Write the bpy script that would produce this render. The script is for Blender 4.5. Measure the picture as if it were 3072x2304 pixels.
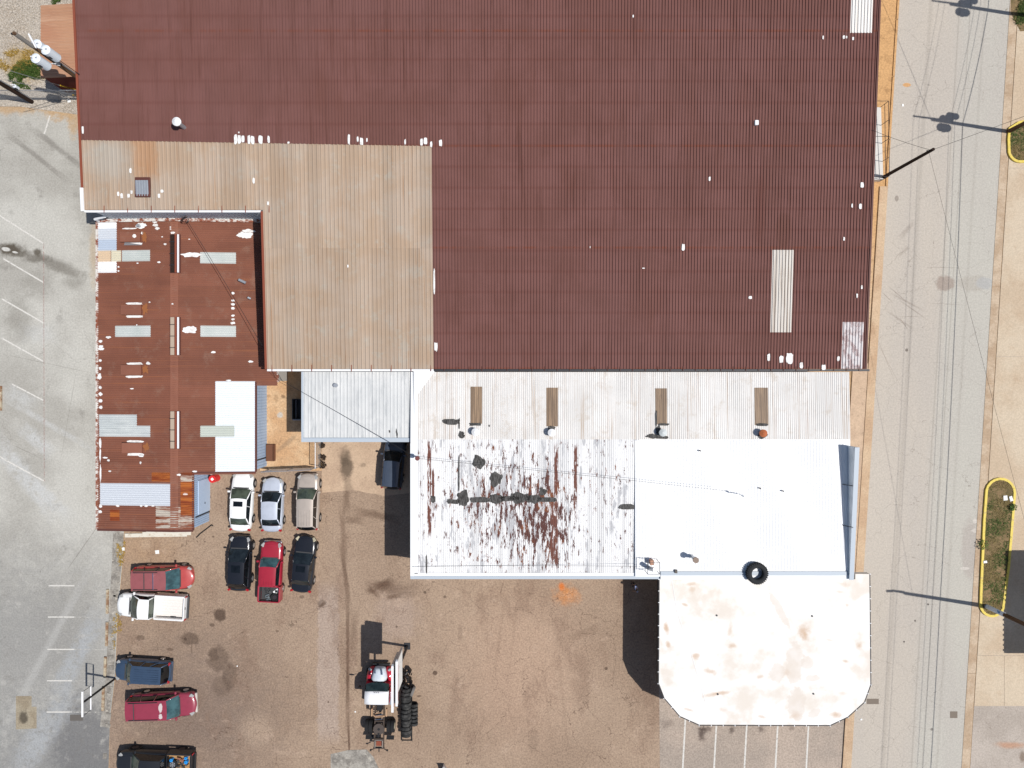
import bpy, bmesh, math, random
from mathutils import Vector, Matrix, noise as mnoise

for o in list(bpy.data.objects):
    bpy.data.objects.remove(o)
scene = bpy.context.scene
COL = scene.collection
random.seed(7)
R = math.radians

# ------------------------------------------------------------------ camera
CAM_H = 57.0                       # a drone looking straight down from 57 m
FPX = 2052.0                       # focal length in photograph pixels (3072 px wide)
cam_d = bpy.data.cameras.new('camera')
cam = bpy.data.objects.new('camera', cam_d); COL.objects.link(cam)
cam.location = (0, 0, CAM_H); cam.rotation_euler = (0, 0, 0)
cam_d.sensor_width = 36; cam_d.lens = 36 * FPX / 3072
cam_d.clip_start = 0.5; cam_d.clip_end = 2000
scene.camera = cam
scene.render.resolution_x = 1024; scene.render.resolution_y = 768

# ------------------------------------------------------------------ light
SH = (-0.555, 0.088)               # where the shadow of a 1 m post ends
SUN_STRENGTH = 4.6
world = bpy.data.worlds.new('World'); scene.world = world; world.use_nodes = True
wn = world.node_tree.nodes; wl = world.node_tree.links
bg = wn['Background']
sky = wn.new('ShaderNodeTexSky'); sky.sky_type = 'NISHITA'; sky.sun_disc = False
sun_el = math.atan2(1, math.hypot(*SH)); sun_az = math.atan2(-SH[0], -SH[1])   # azimuth clockwise from +Y
sky.sun_elevation = sun_el; sky.sun_rotation = sun_az
sky.air_density = 1.0; sky.dust_density = 1.0; sky.ozone_density = 1.0
wl.new(sky.outputs[0], bg.inputs[0]); bg.inputs[1].default_value = 0.085
sd = bpy.data.lights.new('sun', 'SUN'); sd.energy = SUN_STRENGTH; sd.angle = R(0.53); sd.color = (1.0, 0.97, 0.925)
sun = bpy.data.objects.new('sun', sd); COL.objects.link(sun)
sun.rotation_euler = Vector((SH[0], SH[1], -1)).to_track_quat('-Z', 'Y').to_euler()
sun.location = (30, -5, 60)
scene.view_settings.view_transform = 'Standard'; scene.view_settings.look = 'None'
scene.view_settings.exposure = 0.0; scene.view_settings.gamma = 1.0

# ------------------------------------------------------------------ helpers
def P(px, py, z=0.0):
    """photograph position of a point of known height -> world metres"""
    s = FPX / (CAM_H - z)
    return ((px - 1536) / s, (1152 - py) / s, z)
def PL(px, py, a, b):
    """the same for a point on the sloping plane z = a + b*Y"""
    k = (1152 - py) / FPX
    Y = k * (CAM_H - a) / (1 + k * b)
    z = a + b * Y
    return ((px - 1536) * (CAM_H - z) / FPX, Y, z)

GAIN = 1.385
def C(r, g, b, k=1.0):
    def f(c):
        c /= 255
        return c / 12.92 if c <= .04045 else ((c + .055) / 1.055) ** 2.4
    return (min(.82, f(r) * k / GAIN), min(.82, f(g) * k / GAIN), min(.82, f(b) * k / GAIN), 1)

class N:
    """a small node-material builder"""
    def __init__(s, name, rough=.85, spec=.3, metal=0.0, color=None):
        s.m = bpy.data.materials.new(name); s.m.use_nodes = True
        s.t = s.m.node_tree; s.b = s.t.nodes['Principled BSDF']
        s.b.inputs['Roughness'].default_value = rough
        s.b.inputs['Specular IOR Level'].default_value = spec
        s.b.inputs['Metallic'].default_value = metal
        if color: s.b.inputs['Base Color'].default_value = color
        s._pos = None
    def new(s, t): return s.t.nodes.new(t)
    def put(s, sock, v):
        if isinstance(v, bpy.types.NodeSocket): s.t.links.new(v, sock)
        elif v is not None: sock.default_value = v
    @property
    def pos(s):
        if s._pos is None: s._pos = s.new('ShaderNodeNewGeometry').outputs['Position']
        return s._pos
    def math(s, op, a, b=None, clamp=False):
        n = s.new('ShaderNodeMath'); n.operation = op; n.use_clamp = clamp
        s.put(n.inputs[0], a)
        if b is not None: s.put(n.inputs[1], b)
        return n.outputs[0]
    def noise(s, scale=1, detail=4, rough=.55, stretch=(1, 1, 1), off=(0, 0, 0)):
        v = s.mapping(s.pos, off, 0, stretch, 'POINT')
        n = s.new('ShaderNodeTexNoise'); s.put(n.inputs['Vector'], v)
        n.inputs['Scale'].default_value = scale; n.inputs['Detail'].default_value = detail
        n.inputs['Roughness'].default_value = rough
        return n.outputs[0]
    def mapping(s, v, loc, rot, scale, kind='TEXTURE'):
        n = s.new('ShaderNodeMapping'); n.vector_type = kind
        s.put(n.inputs['Vector'], v)
        n.inputs['Location'].default_value = loc; n.inputs['Rotation'].default_value = (0, 0, rot)
        n.inputs['Scale'].default_value = scale
        return n.outputs[0]
    def ss(s, x, lo, hi, a=0.0, b=1.0):
        n = s.new('ShaderNodeMapRange'); n.interpolation_type = 'SMOOTHSTEP'
        s.put(n.inputs[0], x); n.inputs[1].default_value = lo; n.inputs[2].default_value = hi
        n.inputs[3].default_value = a; n.inputs[4].default_value = b
        return n.outputs[0]
    def mix(s, f, a, b, kind='MIX'):
        n = s.new('ShaderNodeMix'); n.data_type = 'RGBA'; n.blend_type = kind
        s.put(n.inputs[0], f); s.put(n.inputs[6], a); s.put(n.inputs[7], b)
        return n.outputs[2]
    def wob(s):
        if not hasattr(s, '_wob'):
            a = s.noise(1.7, 5, .65); s._wob = s.math('SUBTRACT', a, .5)
        return s._wob
    def spot(s, cx, cy, rx, ry, rot=0.0, soft=.35, amt=1.0):
        """irregular stain centred at world (cx, cy)"""
        v = s.mapping(s.pos, (cx, cy, 0), rot, (rx, ry, 1e6))
        n = s.new('ShaderNodeVectorMath'); n.operation = 'LENGTH'; s.put(n.inputs[0], v)
        d = s.math('ADD', n.outputs['Value'], s.math('MULTIPLY', s.wob(), amt))
        return s.ss(d, 1.0, 1.0 - soft, 0, 1)
    def band(s, cx, cy, hl, hw, rot=0.0, soft=.4):
        """long soft-edged track"""
        v = s.mapping(s.pos, (cx, cy, 0), rot, (hl, hw, 1e6))
        n = s.new('ShaderNodeSeparateXYZ'); s.put(n.inputs[0], v)
        ax = s.math('ABSOLUTE', n.outputs[0]); ay = s.math('ABSOLUTE', n.outputs[1])
        ay = s.math('ADD', ay, s.math('MULTIPLY', s.wob(), .9))
        d = s.math('MAXIMUM', ax, ay)
        return s.ss(d, 1.0, 1.0 - soft, 0, 1)
    def rand(s):
        return s.new('ShaderNodeObjectInfo').outputs['Random']
    def color(s, c): s.put(s.b.inputs['Base Color'], c); return s
    def bump(s, h, strength=.3, dist=.02):
        n = s.new('ShaderNodeBump'); n.inputs['Strength'].default_value = strength
        n.inputs['Distance'].default_value = dist; s.put(n.inputs['Height'], h)
        s.t.links.new(n.outputs[0], s.b.inputs['Normal']); return s
    def alpha(s, a): s.put(s.b.inputs['Alpha'], a); return s

def WM(o):
    m = o.matrix_basis.copy()
    if o.parent: m = WM(o.parent) @ o.matrix_parent_inverse @ m
    return m
def adopt(o, parent, local=False):
    if parent is not None:
        o.parent = parent
        if not local: o.matrix_parent_inverse = WM(parent).inverted()
def tag(o, label=None, cat=None, group=None, kind=None):
    if label: o['label'] = label
    if cat: o['category'] = cat
    if group: o['group'] = group
    if kind: o['kind'] = kind
    return o
def mk(name, verts, faces, mat, parent=None, local=False, smooth=False):
    me = bpy.data.meshes.new(name); me.from_pydata(verts, [], faces); me.update()
    if smooth:
        me.polygons.foreach_set('use_smooth', [True] * len(me.polygons))
    me.materials.append(mat)
    o = bpy.data.objects.new(name, me); COL.objects.link(o); adopt(o, parent, local)
    return o
def mkbm(name, bm, mat, parent=None, local=False, smooth=False):
    me = bpy.data.meshes.new(name)
    bmesh.ops.recalc_face_normals(bm, faces=bm.faces)
    bm.to_mesh(me); bm.free()
    if smooth:
        me.polygons.foreach_set('use_smooth', [True] * len(me.polygons))
    me.materials.append(mat)
    o = bpy.data.objects.new(name, me); COL.objects.link(o); adopt(o, parent, local)
    return o
def inst(name, mesh, loc, parent=None, local=False, rz=0.0):
    o = bpy.data.objects.new(name, mesh); COL.objects.link(o)
    o.location = loc; o.rotation_euler = (0, 0, rz); adopt(o, parent, local)
    return o
def empty(name, loc, rz=0.0, parent=None):
    o = bpy.data.objects.new(name, None); COL.objects.link(o)
    o.location = loc; o.rotation_euler = (0, 0, rz); o.empty_display_size = .3
    return o
def copy_tree(o, loc=None, rz=None, parent=None):
    c = o.copy(); COL.objects.link(c)
    if parent is not None: c.parent = parent
    if loc is not None: c.location = loc
    if rz is not None: c.rotation_euler = (0, 0, rz)
    for ch in list(o.children): copy_tree(ch, parent=c)
    return c

def bm_box(bm, c, s, rz=0.0, bev=0.0, ry=0.0, rx=0.0, seg=1):
    m = Matrix.Translation(c) @ Matrix.Rotation(rz, 4, 'Z') @ Matrix.Rotation(ry, 4, 'Y') @ Matrix.Rotation(rx, 4, 'X') @ Matrix.Diagonal((s[0], s[1], s[2], 1))
    r = bmesh.ops.create_cube(bm, size=1.0, matrix=m)
    if bev:
        es = list({e for v in r['verts'] for e in v.link_edges})
        bmesh.ops.bevel(bm, geom=es, offset=bev, segments=seg, affect='EDGES', profile=.6)
def bm_cyl(bm, a, b, r0, r1=None, seg=12, caps=True):
    a = Vector(a); b = Vector(b); d = b - a
    if r1 is None: r1 = r0
    q = d.to_track_quat('Z', 'Y').to_matrix().to_4x4()
    m = Matrix.Translation((a + b) / 2) @ q
    bmesh.ops.create_cone(bm, cap_ends=caps, segments=seg, radius1=r0, radius2=r1, depth=d.length, matrix=m)
def box(name, c, s, mat, parent=None, local=False, rz=0.0, bev=0.0, ry=0.0, rx=0.0, seg=1):
    bm = bmesh.new(); bm_box(bm, c, s, rz, bev, ry, rx, seg)
    return mkbm(name, bm, mat, parent, local)
def cyl(name, a, b, r, mat, parent=None, local=False, r1=None, seg=14):
    bm = bmesh.new(); bm_cyl(bm, a, b, r, r1, seg)
    o = mkbm(name, bm, mat, parent, local)
    return o
def tube_pts(bm, pts, r, seg=5):
    for a, b in zip(pts[:-1], pts[1:]): bm_cyl(bm, a, b, r, r, seg, False)
def wire(name, a, b, r, mat, sag=.3, n=10, parent=None):
    bm = bmesh.new(); a = Vector(a); b = Vector(b); pts = []
    for i in range(n + 1):
        t = i / n; p = a.lerp(b, t); p.z -= sag * 4 * t * (1 - t); pts.append(p)
    tube_pts(bm, pts, r)
    return mkbm(name, bm, mat, parent)
def prism(bm, poly, z0, z1):
    """vertical extrusion of a ground outline (list of (x,y)); z1 may be a function"""
    f1 = z1 if callable(z1) else (lambda x, y: z1)
    lo = [bm.verts.new((x, y, z0)) for x, y in poly]; hi = [bm.verts.new((x, y, f1(x, y))) for x, y in poly]
    n = len(poly)
    for i in range(n):
        bm.faces.new((lo[i], lo[(i + 1) % n], hi[(i + 1) % n], hi[i]))
    bm.faces.new(hi); bm.faces.new(lo[::-1])
def sheet(name, pxs, z, mat, parent=None, kind=None):
    """flat ground sheet given by its corners on the ground"""
    vs = [P(x, y, 0) for x, y in pxs]; vs = [(v[0], v[1], z) for v in vs]
    bm = bmesh.new(); bm.faces.new([bm.verts.new(v) for v in vs])
    bmesh.ops.triangulate(bm, faces=bm.faces[:])
    o = mkbm(name, bm, mat, parent)
    for p in o.data.polygons:
        if p.normal.z < 0: p.flip()
    if kind: o['kind'] = kind
    return o
def blob(name, cx, cy, rx, ry, zf, mat, parent, rot=0.0, jag=.25, n=16, seed=0, vert=False):
    """thin irregular daub lying on a surface zf(x, y)"""
    rnd = random.Random(seed * 7919 + int(cx * 100) + int(cy * 77))
    vs = []; o1 = rnd.uniform(0, 50); n = max(n, 26)
    for i in range(n):
        a = 2 * math.pi * i / n
        ca, sa = math.cos(a), math.sin(a)
        k = 1 + jag * 1.5 * (mnoise.noise(Vector((ca * 1.6 + o1, sa * 1.6, seed))) + .5 * mnoise.noise(Vector((ca * 5 + o1, sa * 5, seed + 9))))
        if vert: ca = math.copysign(abs(ca) ** .45, ca); sa = math.copysign(abs(sa) ** .6, sa)
        x, y = rx * ca * k, ry * sa * k * (1 + rnd.uniform(-.12, .12))
        X = cx + x * math.cos(rot) - y * math.sin(rot); Y = cy + x * math.sin(rot) + y * math.cos(rot)
        vs.append((X, Y, zf(X, Y)))
    return mk(name, vs, [list(range(n))], mat, parent)
def rib_mesh(name, w, l, pitch, h, top, slope, mat, along='Y', skew=0.0, lap=0.0):
    """ribbed metal sheet, ribs along Y (or X), origin at its lower-left corner, rising with slope*y (or slope*x)"""
    key = (name, round(w, 3), round(l, 3), pitch, h, slope, mat.name, along, lap)
    if key in RIBS: return RIBS[key]
    n = max(1, round(w / pitch)); p = w / n; prof = []
    for i in range(n):
        x = i * p; sl = (p - top) * (.14 if along == 'Y' else .32)
        m = p * .5
        prof += [(x, 0), (x + m - top / 2 - sl, 0), (x + m - top / 2, h), (x + m + top / 2, h), (x + m + top / 2 + sl, 0)]
    prof.append((w, 0))
    vs, fs = [], []
    for j, t in enumerate((0, l)):
        for x, z in prof:
            zz = z + (lap if j == 0 else 0)
            vs.append((x, t, zz + slope * t) if along == 'Y' else (t, x, zz + slope * t))
    k = len(prof)
    for i in range(k - 1):
        f = (i, i + 1, k + i + 1, k + i)
        fs.append(f if along == 'Y' else f[::-1])
    me = bpy.data.meshes.new(name); me.from_pydata(vs, [], fs); me.update(); me.materials.append(mat)
    RIBS[key] = me
    return me
RIBS = {}
# ------------------------------------------------------------------ materials of the ground
def px2(x, y): return P(x, y)[:2]
def mul(n, f, col, k): return n.mix(f, col, k, 'MULTIPLY')

def speckle(n, col, amt=.35, scale=38):
    g = n.noise(7.0, 5, .85); f = n.ss(g, .3, .7, 1 - amt * 1.15, 1 + amt * 1.15)
    v = n.new('ShaderNodeMix'); v.data_type = 'RGBA'; v.blend_type = 'MULTIPLY'; v.inputs[0].default_value = 1
    n.put(v.inputs[6], col)
    cc = n.new('ShaderNodeCombineColor'); n.put(cc.inputs[0], f); n.put(cc.inputs[1], f); n.put(cc.inputs[2], f)
    n.put(v.inputs[7], cc.outputs[0]); v.clamp_result = False
    return v.outputs[2]
def cracks(n, col, dark, scale=1.4, width=.02, amount=.6, lo=.42, hi=.62, seed=0):
    """net of fine cracks that comes and goes"""
    w = n.new('ShaderNodeVectorMath'); w.operation = 'ADD'; n.put(w.inputs[0], n.pos)
    nn = n.new('ShaderNodeTexNoise'); n.put(nn.inputs['Vector'], n.pos); nn.inputs['Scale'].default_value = 2.2
    sc = n.new('ShaderNodeVectorMath'); sc.operation = 'SCALE'; n.put(sc.inputs[0], nn.outputs['Color']); sc.inputs['Scale'].default_value = .5
    n.put(w.inputs[1], sc.outputs[0])
    v = n.new('ShaderNodeTexVoronoi'); v.feature = 'DISTANCE_TO_EDGE'; v.inputs['Scale'].default_value = scale
    n.put(v.inputs['Vector'], w.outputs[0])
    line = n.ss(v.outputs['Distance'], width, 0, 0, 1)
    where = n.ss(n.noise(.16, 3, .6, off=(seed, seed * 2, 0)), lo, hi)
    return n.mix(n.math('MULTIPLY', n.math('MULTIPLY', line, where), amount), col, dark)

# base earth
n = N('earth'); c = n.mix(n.ss(n.noise(.25, 5), .35, .65), C(196, 160, 118), C(176, 150, 122))
n.color(speckle(n, c, .3)); M_EARTH = n.m

# left lot: pale worn asphalt with sandy wash and dark wheel tracks
n = N('pale_asphalt')
c = n.mix(n.ss(n.noise(.13, 5, .6), .38, .62), C(180, 176, 167), C(204, 201, 192))
x, y = px2(60, 1950); c = n.mix(n.math('MULTIPLY', n.spot(x, y, 15, 13, 0, .95, .8), .85), c, C(154, 152, 148))
x, y = px2(120, 2330); c = n.mix(n.math('MULTIPLY', n.spot(x, y, 14, 9, 0, .9, .8), .8), c, C(140, 139, 137))
x, y = px2(260, 2250); c = n.mix(n.math('MULTIPLY', n.spot(x, y, 4.0, 6, .2, .6, 1.0), .8), c, C(120, 119, 119))
x, y = px2(150, 1930); c = n.mix(n.math('MULTIPLY', n.band(x, y, 11, .5, R(62), .9), .35), c, C(205, 203, 198))
for sx, sy, hl, hw, an, k in ((235, 1960, 5.0, 1.1, 62, .75), (150, 2170, 5, 1.5, 55, .6), (90, 2260, 3.4, 1.3, 60, .5), (75, 1430, 5.2, 1.1, -50, .7), (140, 1490, 3.4, .8, -42, .5),
                             (110, 1320, 2.2, .8, -40, .7), (150, 1275, 6.0, .35, -30, .5), (60, 1190, 2.0, .8, -30, .5), (115, 1000, 2.0, 1.1, 0, .35)):
    x, y = px2(sx, sy); c = n.mix(n.math('MULTIPLY', n.band(x, y, hl, hw, R(an), .75), n.math('MULTIPLY', n.ss(n.noise(1.4, 6, .75, off=(1, 8, 0)), .32, .56), k * 1.15)), c, C(206, 206, 203) if sy < 1700 else C(176, 178, 179))
for sx, sy, rx, ry, k in ((30, 748, 1.7, .75, 1.0), (60, 760, 1.3, .45, .7), (112, 758, .5, .5, .9), (110, 775, 1.6, .5, .6), (180, 800, 3.0, .7, .55), (225, 845, 1.2, .8, .3), (110, 850, 1.9, 1.6, .25), (60, 960, 1.6, 3, .25)):
    x, y = px2(sx, sy); c = n.mix(n.math('MULTIPLY', n.spot(x, y, rx, ry, -.35 if rx > 2 else 0, .7), k), c, C(96, 88, 76))
for sx, sy, rx, ry in ((18, 748, .45, .2), (45, 757, .3, .1)):
    x, y = px2(sx, sy); c = n.mix(n.spot(x, y, rx, ry, -.2, .4), c, C(215, 212, 205))
x, y = px2(72, 2120); c = n.mix(n.math('MULTIPLY', n.spot(x, y, .55, .85, 0, .5), .85), c, C(95, 86, 74))
x, y = px2(280, 760); c = n.mix(n.math('MULTIPLY', n.spot(x, y, .5, 4, 0, .8), .6), c, C(196, 172, 140))
for sx, sy, rx, ry, k in ((40, 320, 4, .9, .8), (190, 330, 2.6, 1.2, .9), (225, 370, .8, 1.6, .7), (240, 300, 1.0, 1.5, .7)):
    x, y = px2(sx, sy); c = n.mix(n.math('MULTIPLY', n.spot(x, y, rx, ry, 0, .8, 1.6), k), c, C(198, 162, 118))
for sx, sy, hl, hw, an in ((250, 1640, 3.2, .05, 55), (60, 1345, 2.4, .03, -25), (180, 450, 4, .35, -38), (110, 470, 4, .3, -38), (140, 1090, 5, .03, -12), (205, 1250, 5, .025, 80)):
    x, y = px2(sx, sy); c = n.mix(n.math('MULTIPLY', n.band(x, y, hl, hw, R(an), .8), .5), c, C(118, 112, 104))
c = cracks(n, c, C(120, 114, 106), .35, .006, .55, .45, .6, 4)
c = n.mix(n.math('MULTIPLY', n.ss(n.noise(.7, 5, .7, off=(9, 3, 0)), .56, .7), .4), c, C(204, 200, 192))
c = n.mix(n.math('MULTIPLY', n.ss(n.noise(.5, 5, .7, off=(3, 9, 0)), .58, .7), .35), c, C(132, 127, 120))
n.color(speckle(n, c, .16, 30)); M_LOT = n.m

# brown cracked asphalt of the yard
n = N('brown_asphalt')
c = n.mix(n.ss(n.noise(.12, 4, .6), .38, .62), C(176, 152, 130), C(164, 140, 119))
x, y = px2(560, 2150); c = n.mix(n.math('MULTIPLY', n.spot(x, y, 12, 11, 0, .95, .8), .95), c, C(136, 117, 104))
x, y = px2(420, 1650); c = n.mix(n.math('MULTIPLY', n.spot(x, y, 5, 2.4, 0, .9, .8), .5), c, C(186, 152, 118))
x, y = px2(1560, 2000); c = n.mix(n.math('MULTIPLY', n.spot(x, y, 8, 10, 0, .9, .8), .6), c, C(194, 163, 139))
x, y = px2(1700, 1785); c = n.mix(n.math('MULTIPLY', n.spot(x, y, 1.6, 1.2, 0, .95, 1.4), .75), c, C(214, 138, 70))
x, y = px2(1685, 1760); c = n.mix(n.math('MULTIPLY', n.spot(x, y, .35, .5, 0, .8, 1.4), .8), c, C(226, 120, 36))
x, y = px2(985, 1990); c = n.mix(n.math('MULTIPLY', n.band(x, y, 7.2, 1.0, R(90), .25), .55), c, C(186, 168, 156))
x, y = px2(1190, 1850); c = n.mix(n.math('MULTIPLY', n.spot(x, y, 2.6, 3.2, 0, .7), .5), c, C(184, 163, 148))
# the drain track down the middle of the yard
for sx, sy, hl, hw, an, k in ((1043, 1980, 7.5, .22, 90, .75), (1035, 1720, 3.4, .3, 97, .6), (1047, 2230, 3, .14, 92, .75), (1060, 1905, 3, .5, 86, .35), (1030, 1600, 3, .35, 94, .4), (1130, 1545, 2.6, .5, -12, .5),
                          (1145, 1760, 1.6, .7, 6, .55), (1200, 1770, 2.4, .9, 0, .35), (1040, 1480, 2.4, .4, 90, .45), (1505, 1765, .9, .05, 75, .6), (1060, 1560, 1.2, .5, 0, .4), (1150, 1752, 1.0, .45, 20, .7), (1120, 1775, .8, .35, -30, .7), (1180, 1790, .9, .3, 10, .6), (965, 1815, .6, .2, 40, .6), (1500, 1900, 5, .2, 82, .12), (1540, 1905, 5, .2, 84, .1), (1640, 2100, 6, .2, 96, .1), (1690, 2110, 6, .2, 95, .1), (900, 2080, 6, .2, 88, .1), (1400, 2150, 4, .4, 60, .1), (1750, 1900, 3, .5, 20, .2)):
    x, y = px2(sx, sy); c = n.mix(n.math('MULTIPLY', n.band(x, y, hl, hw, R(an), .9), min(1, k * 1.25)), c, C(104, 80, 64))
# oil and water stains
for sx, sy, rx, ry, k in ((660, 1844, .75, .75, .85), (637, 1875, .28, .22, .6), (570, 1916, 1.2, .7, .6), (556, 1917, .2, .18, .8), (420, 1913, .55, .35, .6), (655, 1975, 1.3, 1.5, .45), (690, 2030, .9, 1.6, .45), (640, 1965, .6, .9, .4),
                          (665, 2060, 1.1, 1.2, .35), (1305, 2018, .3, .28, .9), (1275, 1777, .17, .17, .7), (965, 1810, .5, .45, .5), (905, 1790, .3, .2, .5), (832, 1893, .2, .14, .6), (875, 1875, .35, .2, .45), (985, 2106, .12, .12, .8), (1258, 2088, .3, .12, .6),
                          (1190, 1880, .15, .15, .7), (1335, 1790, .2, .16, .6), (1818, 2005, .2, .18, .8), (510, 1948, .4, .16, .6), (575, 1945, .12, .5, .5), (640, 1610, .15, .12, .7), (615, 1625, .12, .1, .7), (1945, 1690, .5, .6, .4), (1600, 2220, .6, 1.4, .2), (1380, 1900, .3, 1, .2)):
    x, y = px2(sx, sy); c = n.mix(n.math('MULTIPLY', n.spot(x, y, rx * .85, ry * .85, 0, .4, .9), k), c, C(84, 66, 54))
for sx, sy, rx, ry in ((440, 1635, .9, .7), (1420, 1820, 1.5, 1.0), (770, 2190, 2, 2)):
    x, y = px2(sx, sy); c = n.mix(n.math('MULTIPLY', n.spot(x, y, rx, ry, 0, .8), .4), c, C(196, 172, 148))
c = cracks(n, c, C(104, 84, 72), 1.7, .022, .36, .46, .66, 1)
c = n.mix(n.math('MULTIPLY', n.ss(n.noise(.32, 5, .7, (1, .5, 1), (6, 1, 0)), .5, .66), .5), c, C(140, 114, 96))
c = n.mix(n.math('MULTIPLY', n.ss(n.noise(.55, 5, .7, off=(1, 6, 0)), .56, .7), .35), c, C(204, 178, 156))
c = cracks(n, c, C(92, 70, 58), .3, .005, .7, .35, .5, 6)
c = n.mix(n.math('MULTIPLY', n.ss(n.noise(1.1, 6, .75, off=(2, 5, 0)), .55, .72), .35), c, C(136, 110, 94))
n.color(speckle(n, c, .27, 26)); M_BROWN = n.m

# greyer asphalt of the marked stalls
n = N('grey_asphalt')
c = n.mix(n.ss(n.noise(.2, 4, .6), .38, .62), C(190, 173, 158), C(174, 160, 147))
for sx, sy, rx, ry, k in ((2105, 2200, .55, .75, .8), (2118, 2188, .8, .35, .6), (2195, 2190, .35, .6, .7), (2285, 2186, .4, .4, .6), (2375, 2185, .3, .25, .4), (2000, 2170, .8, .6, .3)):
    x, y = px2(sx, sy); c = n.mix(n.math('MULTIPLY', n.spot(x, y, rx, ry, 0, .8, 2.0), k), c, C(78, 62, 56))
c = cracks(n, c, C(120, 104, 94), 1.7, .022, .42, .42, .6, 3)
n.color(speckle(n, c, .24, 26)); M_GREY = n.m

# pale concrete pads, yard dirt, sidewalk
n = N('pale_concrete')
c = n.mix(n.ss(n.noise(.5, 5, .6), .38, .62), C(212, 184, 156), C(198, 170, 144))
for sx, sy, rx, ry, k in ((1040, 1400, .75, 1.5, .8), (1035, 1370, .6, 1.2, .5), (1045, 1470, .5, 1.2, .4), (1125, 1500, 1.3, .6, .5), (1090, 1395, .3, .25, .4)):
    x, y = px2(sx, sy); c = n.mix(n.math('MULTIPLY', n.spot(x, y, rx, ry, 0, .6), k), c, C(92, 78, 64))
x, y = px2(1000, 1350); c = n.mix(n.math('MULTIPLY', n.ss(n.noise(3, 4, .7), .58, .7), .4), c, C(120, 96, 76))
n.color(speckle(n, c, .14, 24)); M_PAD = n.m
n = N('yard_dirt')
c = n.mix(n.ss(n.noise(.5, 5, .65), .38, .62), C(222, 186, 146), C(210, 168, 126))
for sx, sy, rx, ry, k, cc in ((840, 1245, .3, .3, .7, C(205, 205, 200)), (850, 1190, .25, .2, .6, C(110, 80, 55)), (828, 1195, .3, .5, .4, C(150, 115, 80)), (860, 1330, 1.6, .25, .4, C(128, 112, 94))):
    x, y = px2(sx, sy); c = n.mix(n.math('MULTIPLY', n.spot(x, y, rx, ry, .7 if rx > 1 else 0, .6), k), c, cc)
c = n.mix(n.math('MULTIPLY', n.ss(n.noise(1.6, 5, .7, off=(7, 2, 0)), .54, .68), .45), c, C(140, 108, 78))
n.color(speckle(n, c, .2, 24)); M_DIRT = n.m
n = N('orange_dirt')
sep = n.new('ShaderNodeSeparateXYZ'); n.put(sep.inputs[0], n.pos)
c = n.mix(n.ss(sep.outputs[1], 4, 16), C(212, 184, 152), C(214, 168, 116))
c = n.mix(n.math('MULTIPLY', n.ss(n.noise(1.2, 5, .7), .5, .7), .5), c, C(150, 112, 74))
n.color(speckle(n, c, .2, 24)); M_ODIRT = n.m
n = N('tan_concrete')
c = n.mix(n.ss(n.noise(.4, 5, .65), .38, .62), C(214, 186, 154), C(200, 168, 136))
c = n.mix(n.math('MULTIPLY', n.ss(n.noise(1.5, 5, .7, (1, .25, 1)), .56, .72), .4), c, C(150, 116, 84))
n.color(speckle(n, c, .16, 24)); M_TAN = n.m

# road: old concrete-grey asphalt, pinkish left lane and greener right lane, long tyre tracks
n = N('road_asphalt')
ROT = math.atan2(146 / 36, 64)          # the road leans 3.6 degrees
v = n.mapping(n.pos, (36.5, 0, 0), -ROT, (1, 1, 1))
sep = n.new('ShaderNodeSeparateXYZ'); n.put(sep.inputs[0], v); U = sep.outputs[0]
c = n.mix(n.ss(U, -1.8, -.4), C(202, 192, 179), C(199, 194, 183))
c = n.mix(n.math('MULTIPLY', n.ss(n.noise(.25, 5, .6, (1, .25, 1)), .4, .64), .5), c, C(192, 184, 175))
for u, w, k in ((-3.6, .3, .25), (-1.2, .12, .35), (.9, .2, .2), (-.3, .08, .4)):
    c = n.mix(n.math('MULTIPLY', n.ss(n.math('ABSOLUTE', n.math('SUBTRACT', U, u)), w, 0), k), c, C(150, 142, 132))
for sx, sy, rx, ry, k, cc in ((2835, 850, .9, .75, .7, C(160, 142, 130)), (2920, 850, 1.6, .8, .35, C(170, 160, 148)), (2955, 850, .9, .6, .4, C(176, 180, 184)), (2720, 255, .4, .2, .8, C(220, 160, 90)), (2690, 595, .2, .3, .5, C(110, 96, 86)),
                              (2720, 1050, .15, .15, .7, C(90, 80, 72)), (2910, 1650, .9, 3, .5, C(178, 166, 158)), (2927, 1563, .3, .25, .7, C(222, 214, 204)), (2925, 1592, .35, .2, .7, C(218, 210, 200)), (2893, 1705, .5, .15, .7, C(220, 212, 202)), (2795, 2188, .14, .14, .7, C(110, 104, 98)), (2745, 1862, .1, .1, .8, C(70, 64, 60)), (2784, 1813, .12, .1, .8, C(70, 64, 60)), (2712, 1925, .1, .1, .8, C(70, 64, 60))):
    x, y = px2(sx, sy); c = n.mix(n.math('MULTIPLY', n.spot(x, y, rx, ry, 0, .35, .8), k), c, cc)
for sx, sy, hl, hw, an, k in ((2690, 880, 1.2, .06, -40, .5), (2660, 890, .9, .05, -45, .5), (2720, 905, 2, .12, -28, .4), (2740, 930, 1.8, .08, -35, .4), (2730, 950, 1.2, .04, 0, .5), (2700, 960, 1.8, .12, -35, .35), (2712, 972, .7, .05, -55, .6), (2650, 1060, 3, .03, -68, .5), (2665, 1090, 3, .03, -62, .4), (2830, 803, 1.9, .03, -1, .6), (2840, 912, 2.2, .03, -3, .5), (2720, 690, 1.2, .3, 50, .3), (2710, 755, .8, .2, 40, .3)):
    x, y = px2(sx, sy); c = n.mix(n.math('MULTIPLY', n.band(x, y, hl, hw, R(an), .9), k), c, C(130, 116, 106))
c = cracks(n, c, C(140, 130, 120), .42, .007, .6, .42, .56, 2)
n.color(speckle(n, c, .13, 24)); M_ROAD = n.m

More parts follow.
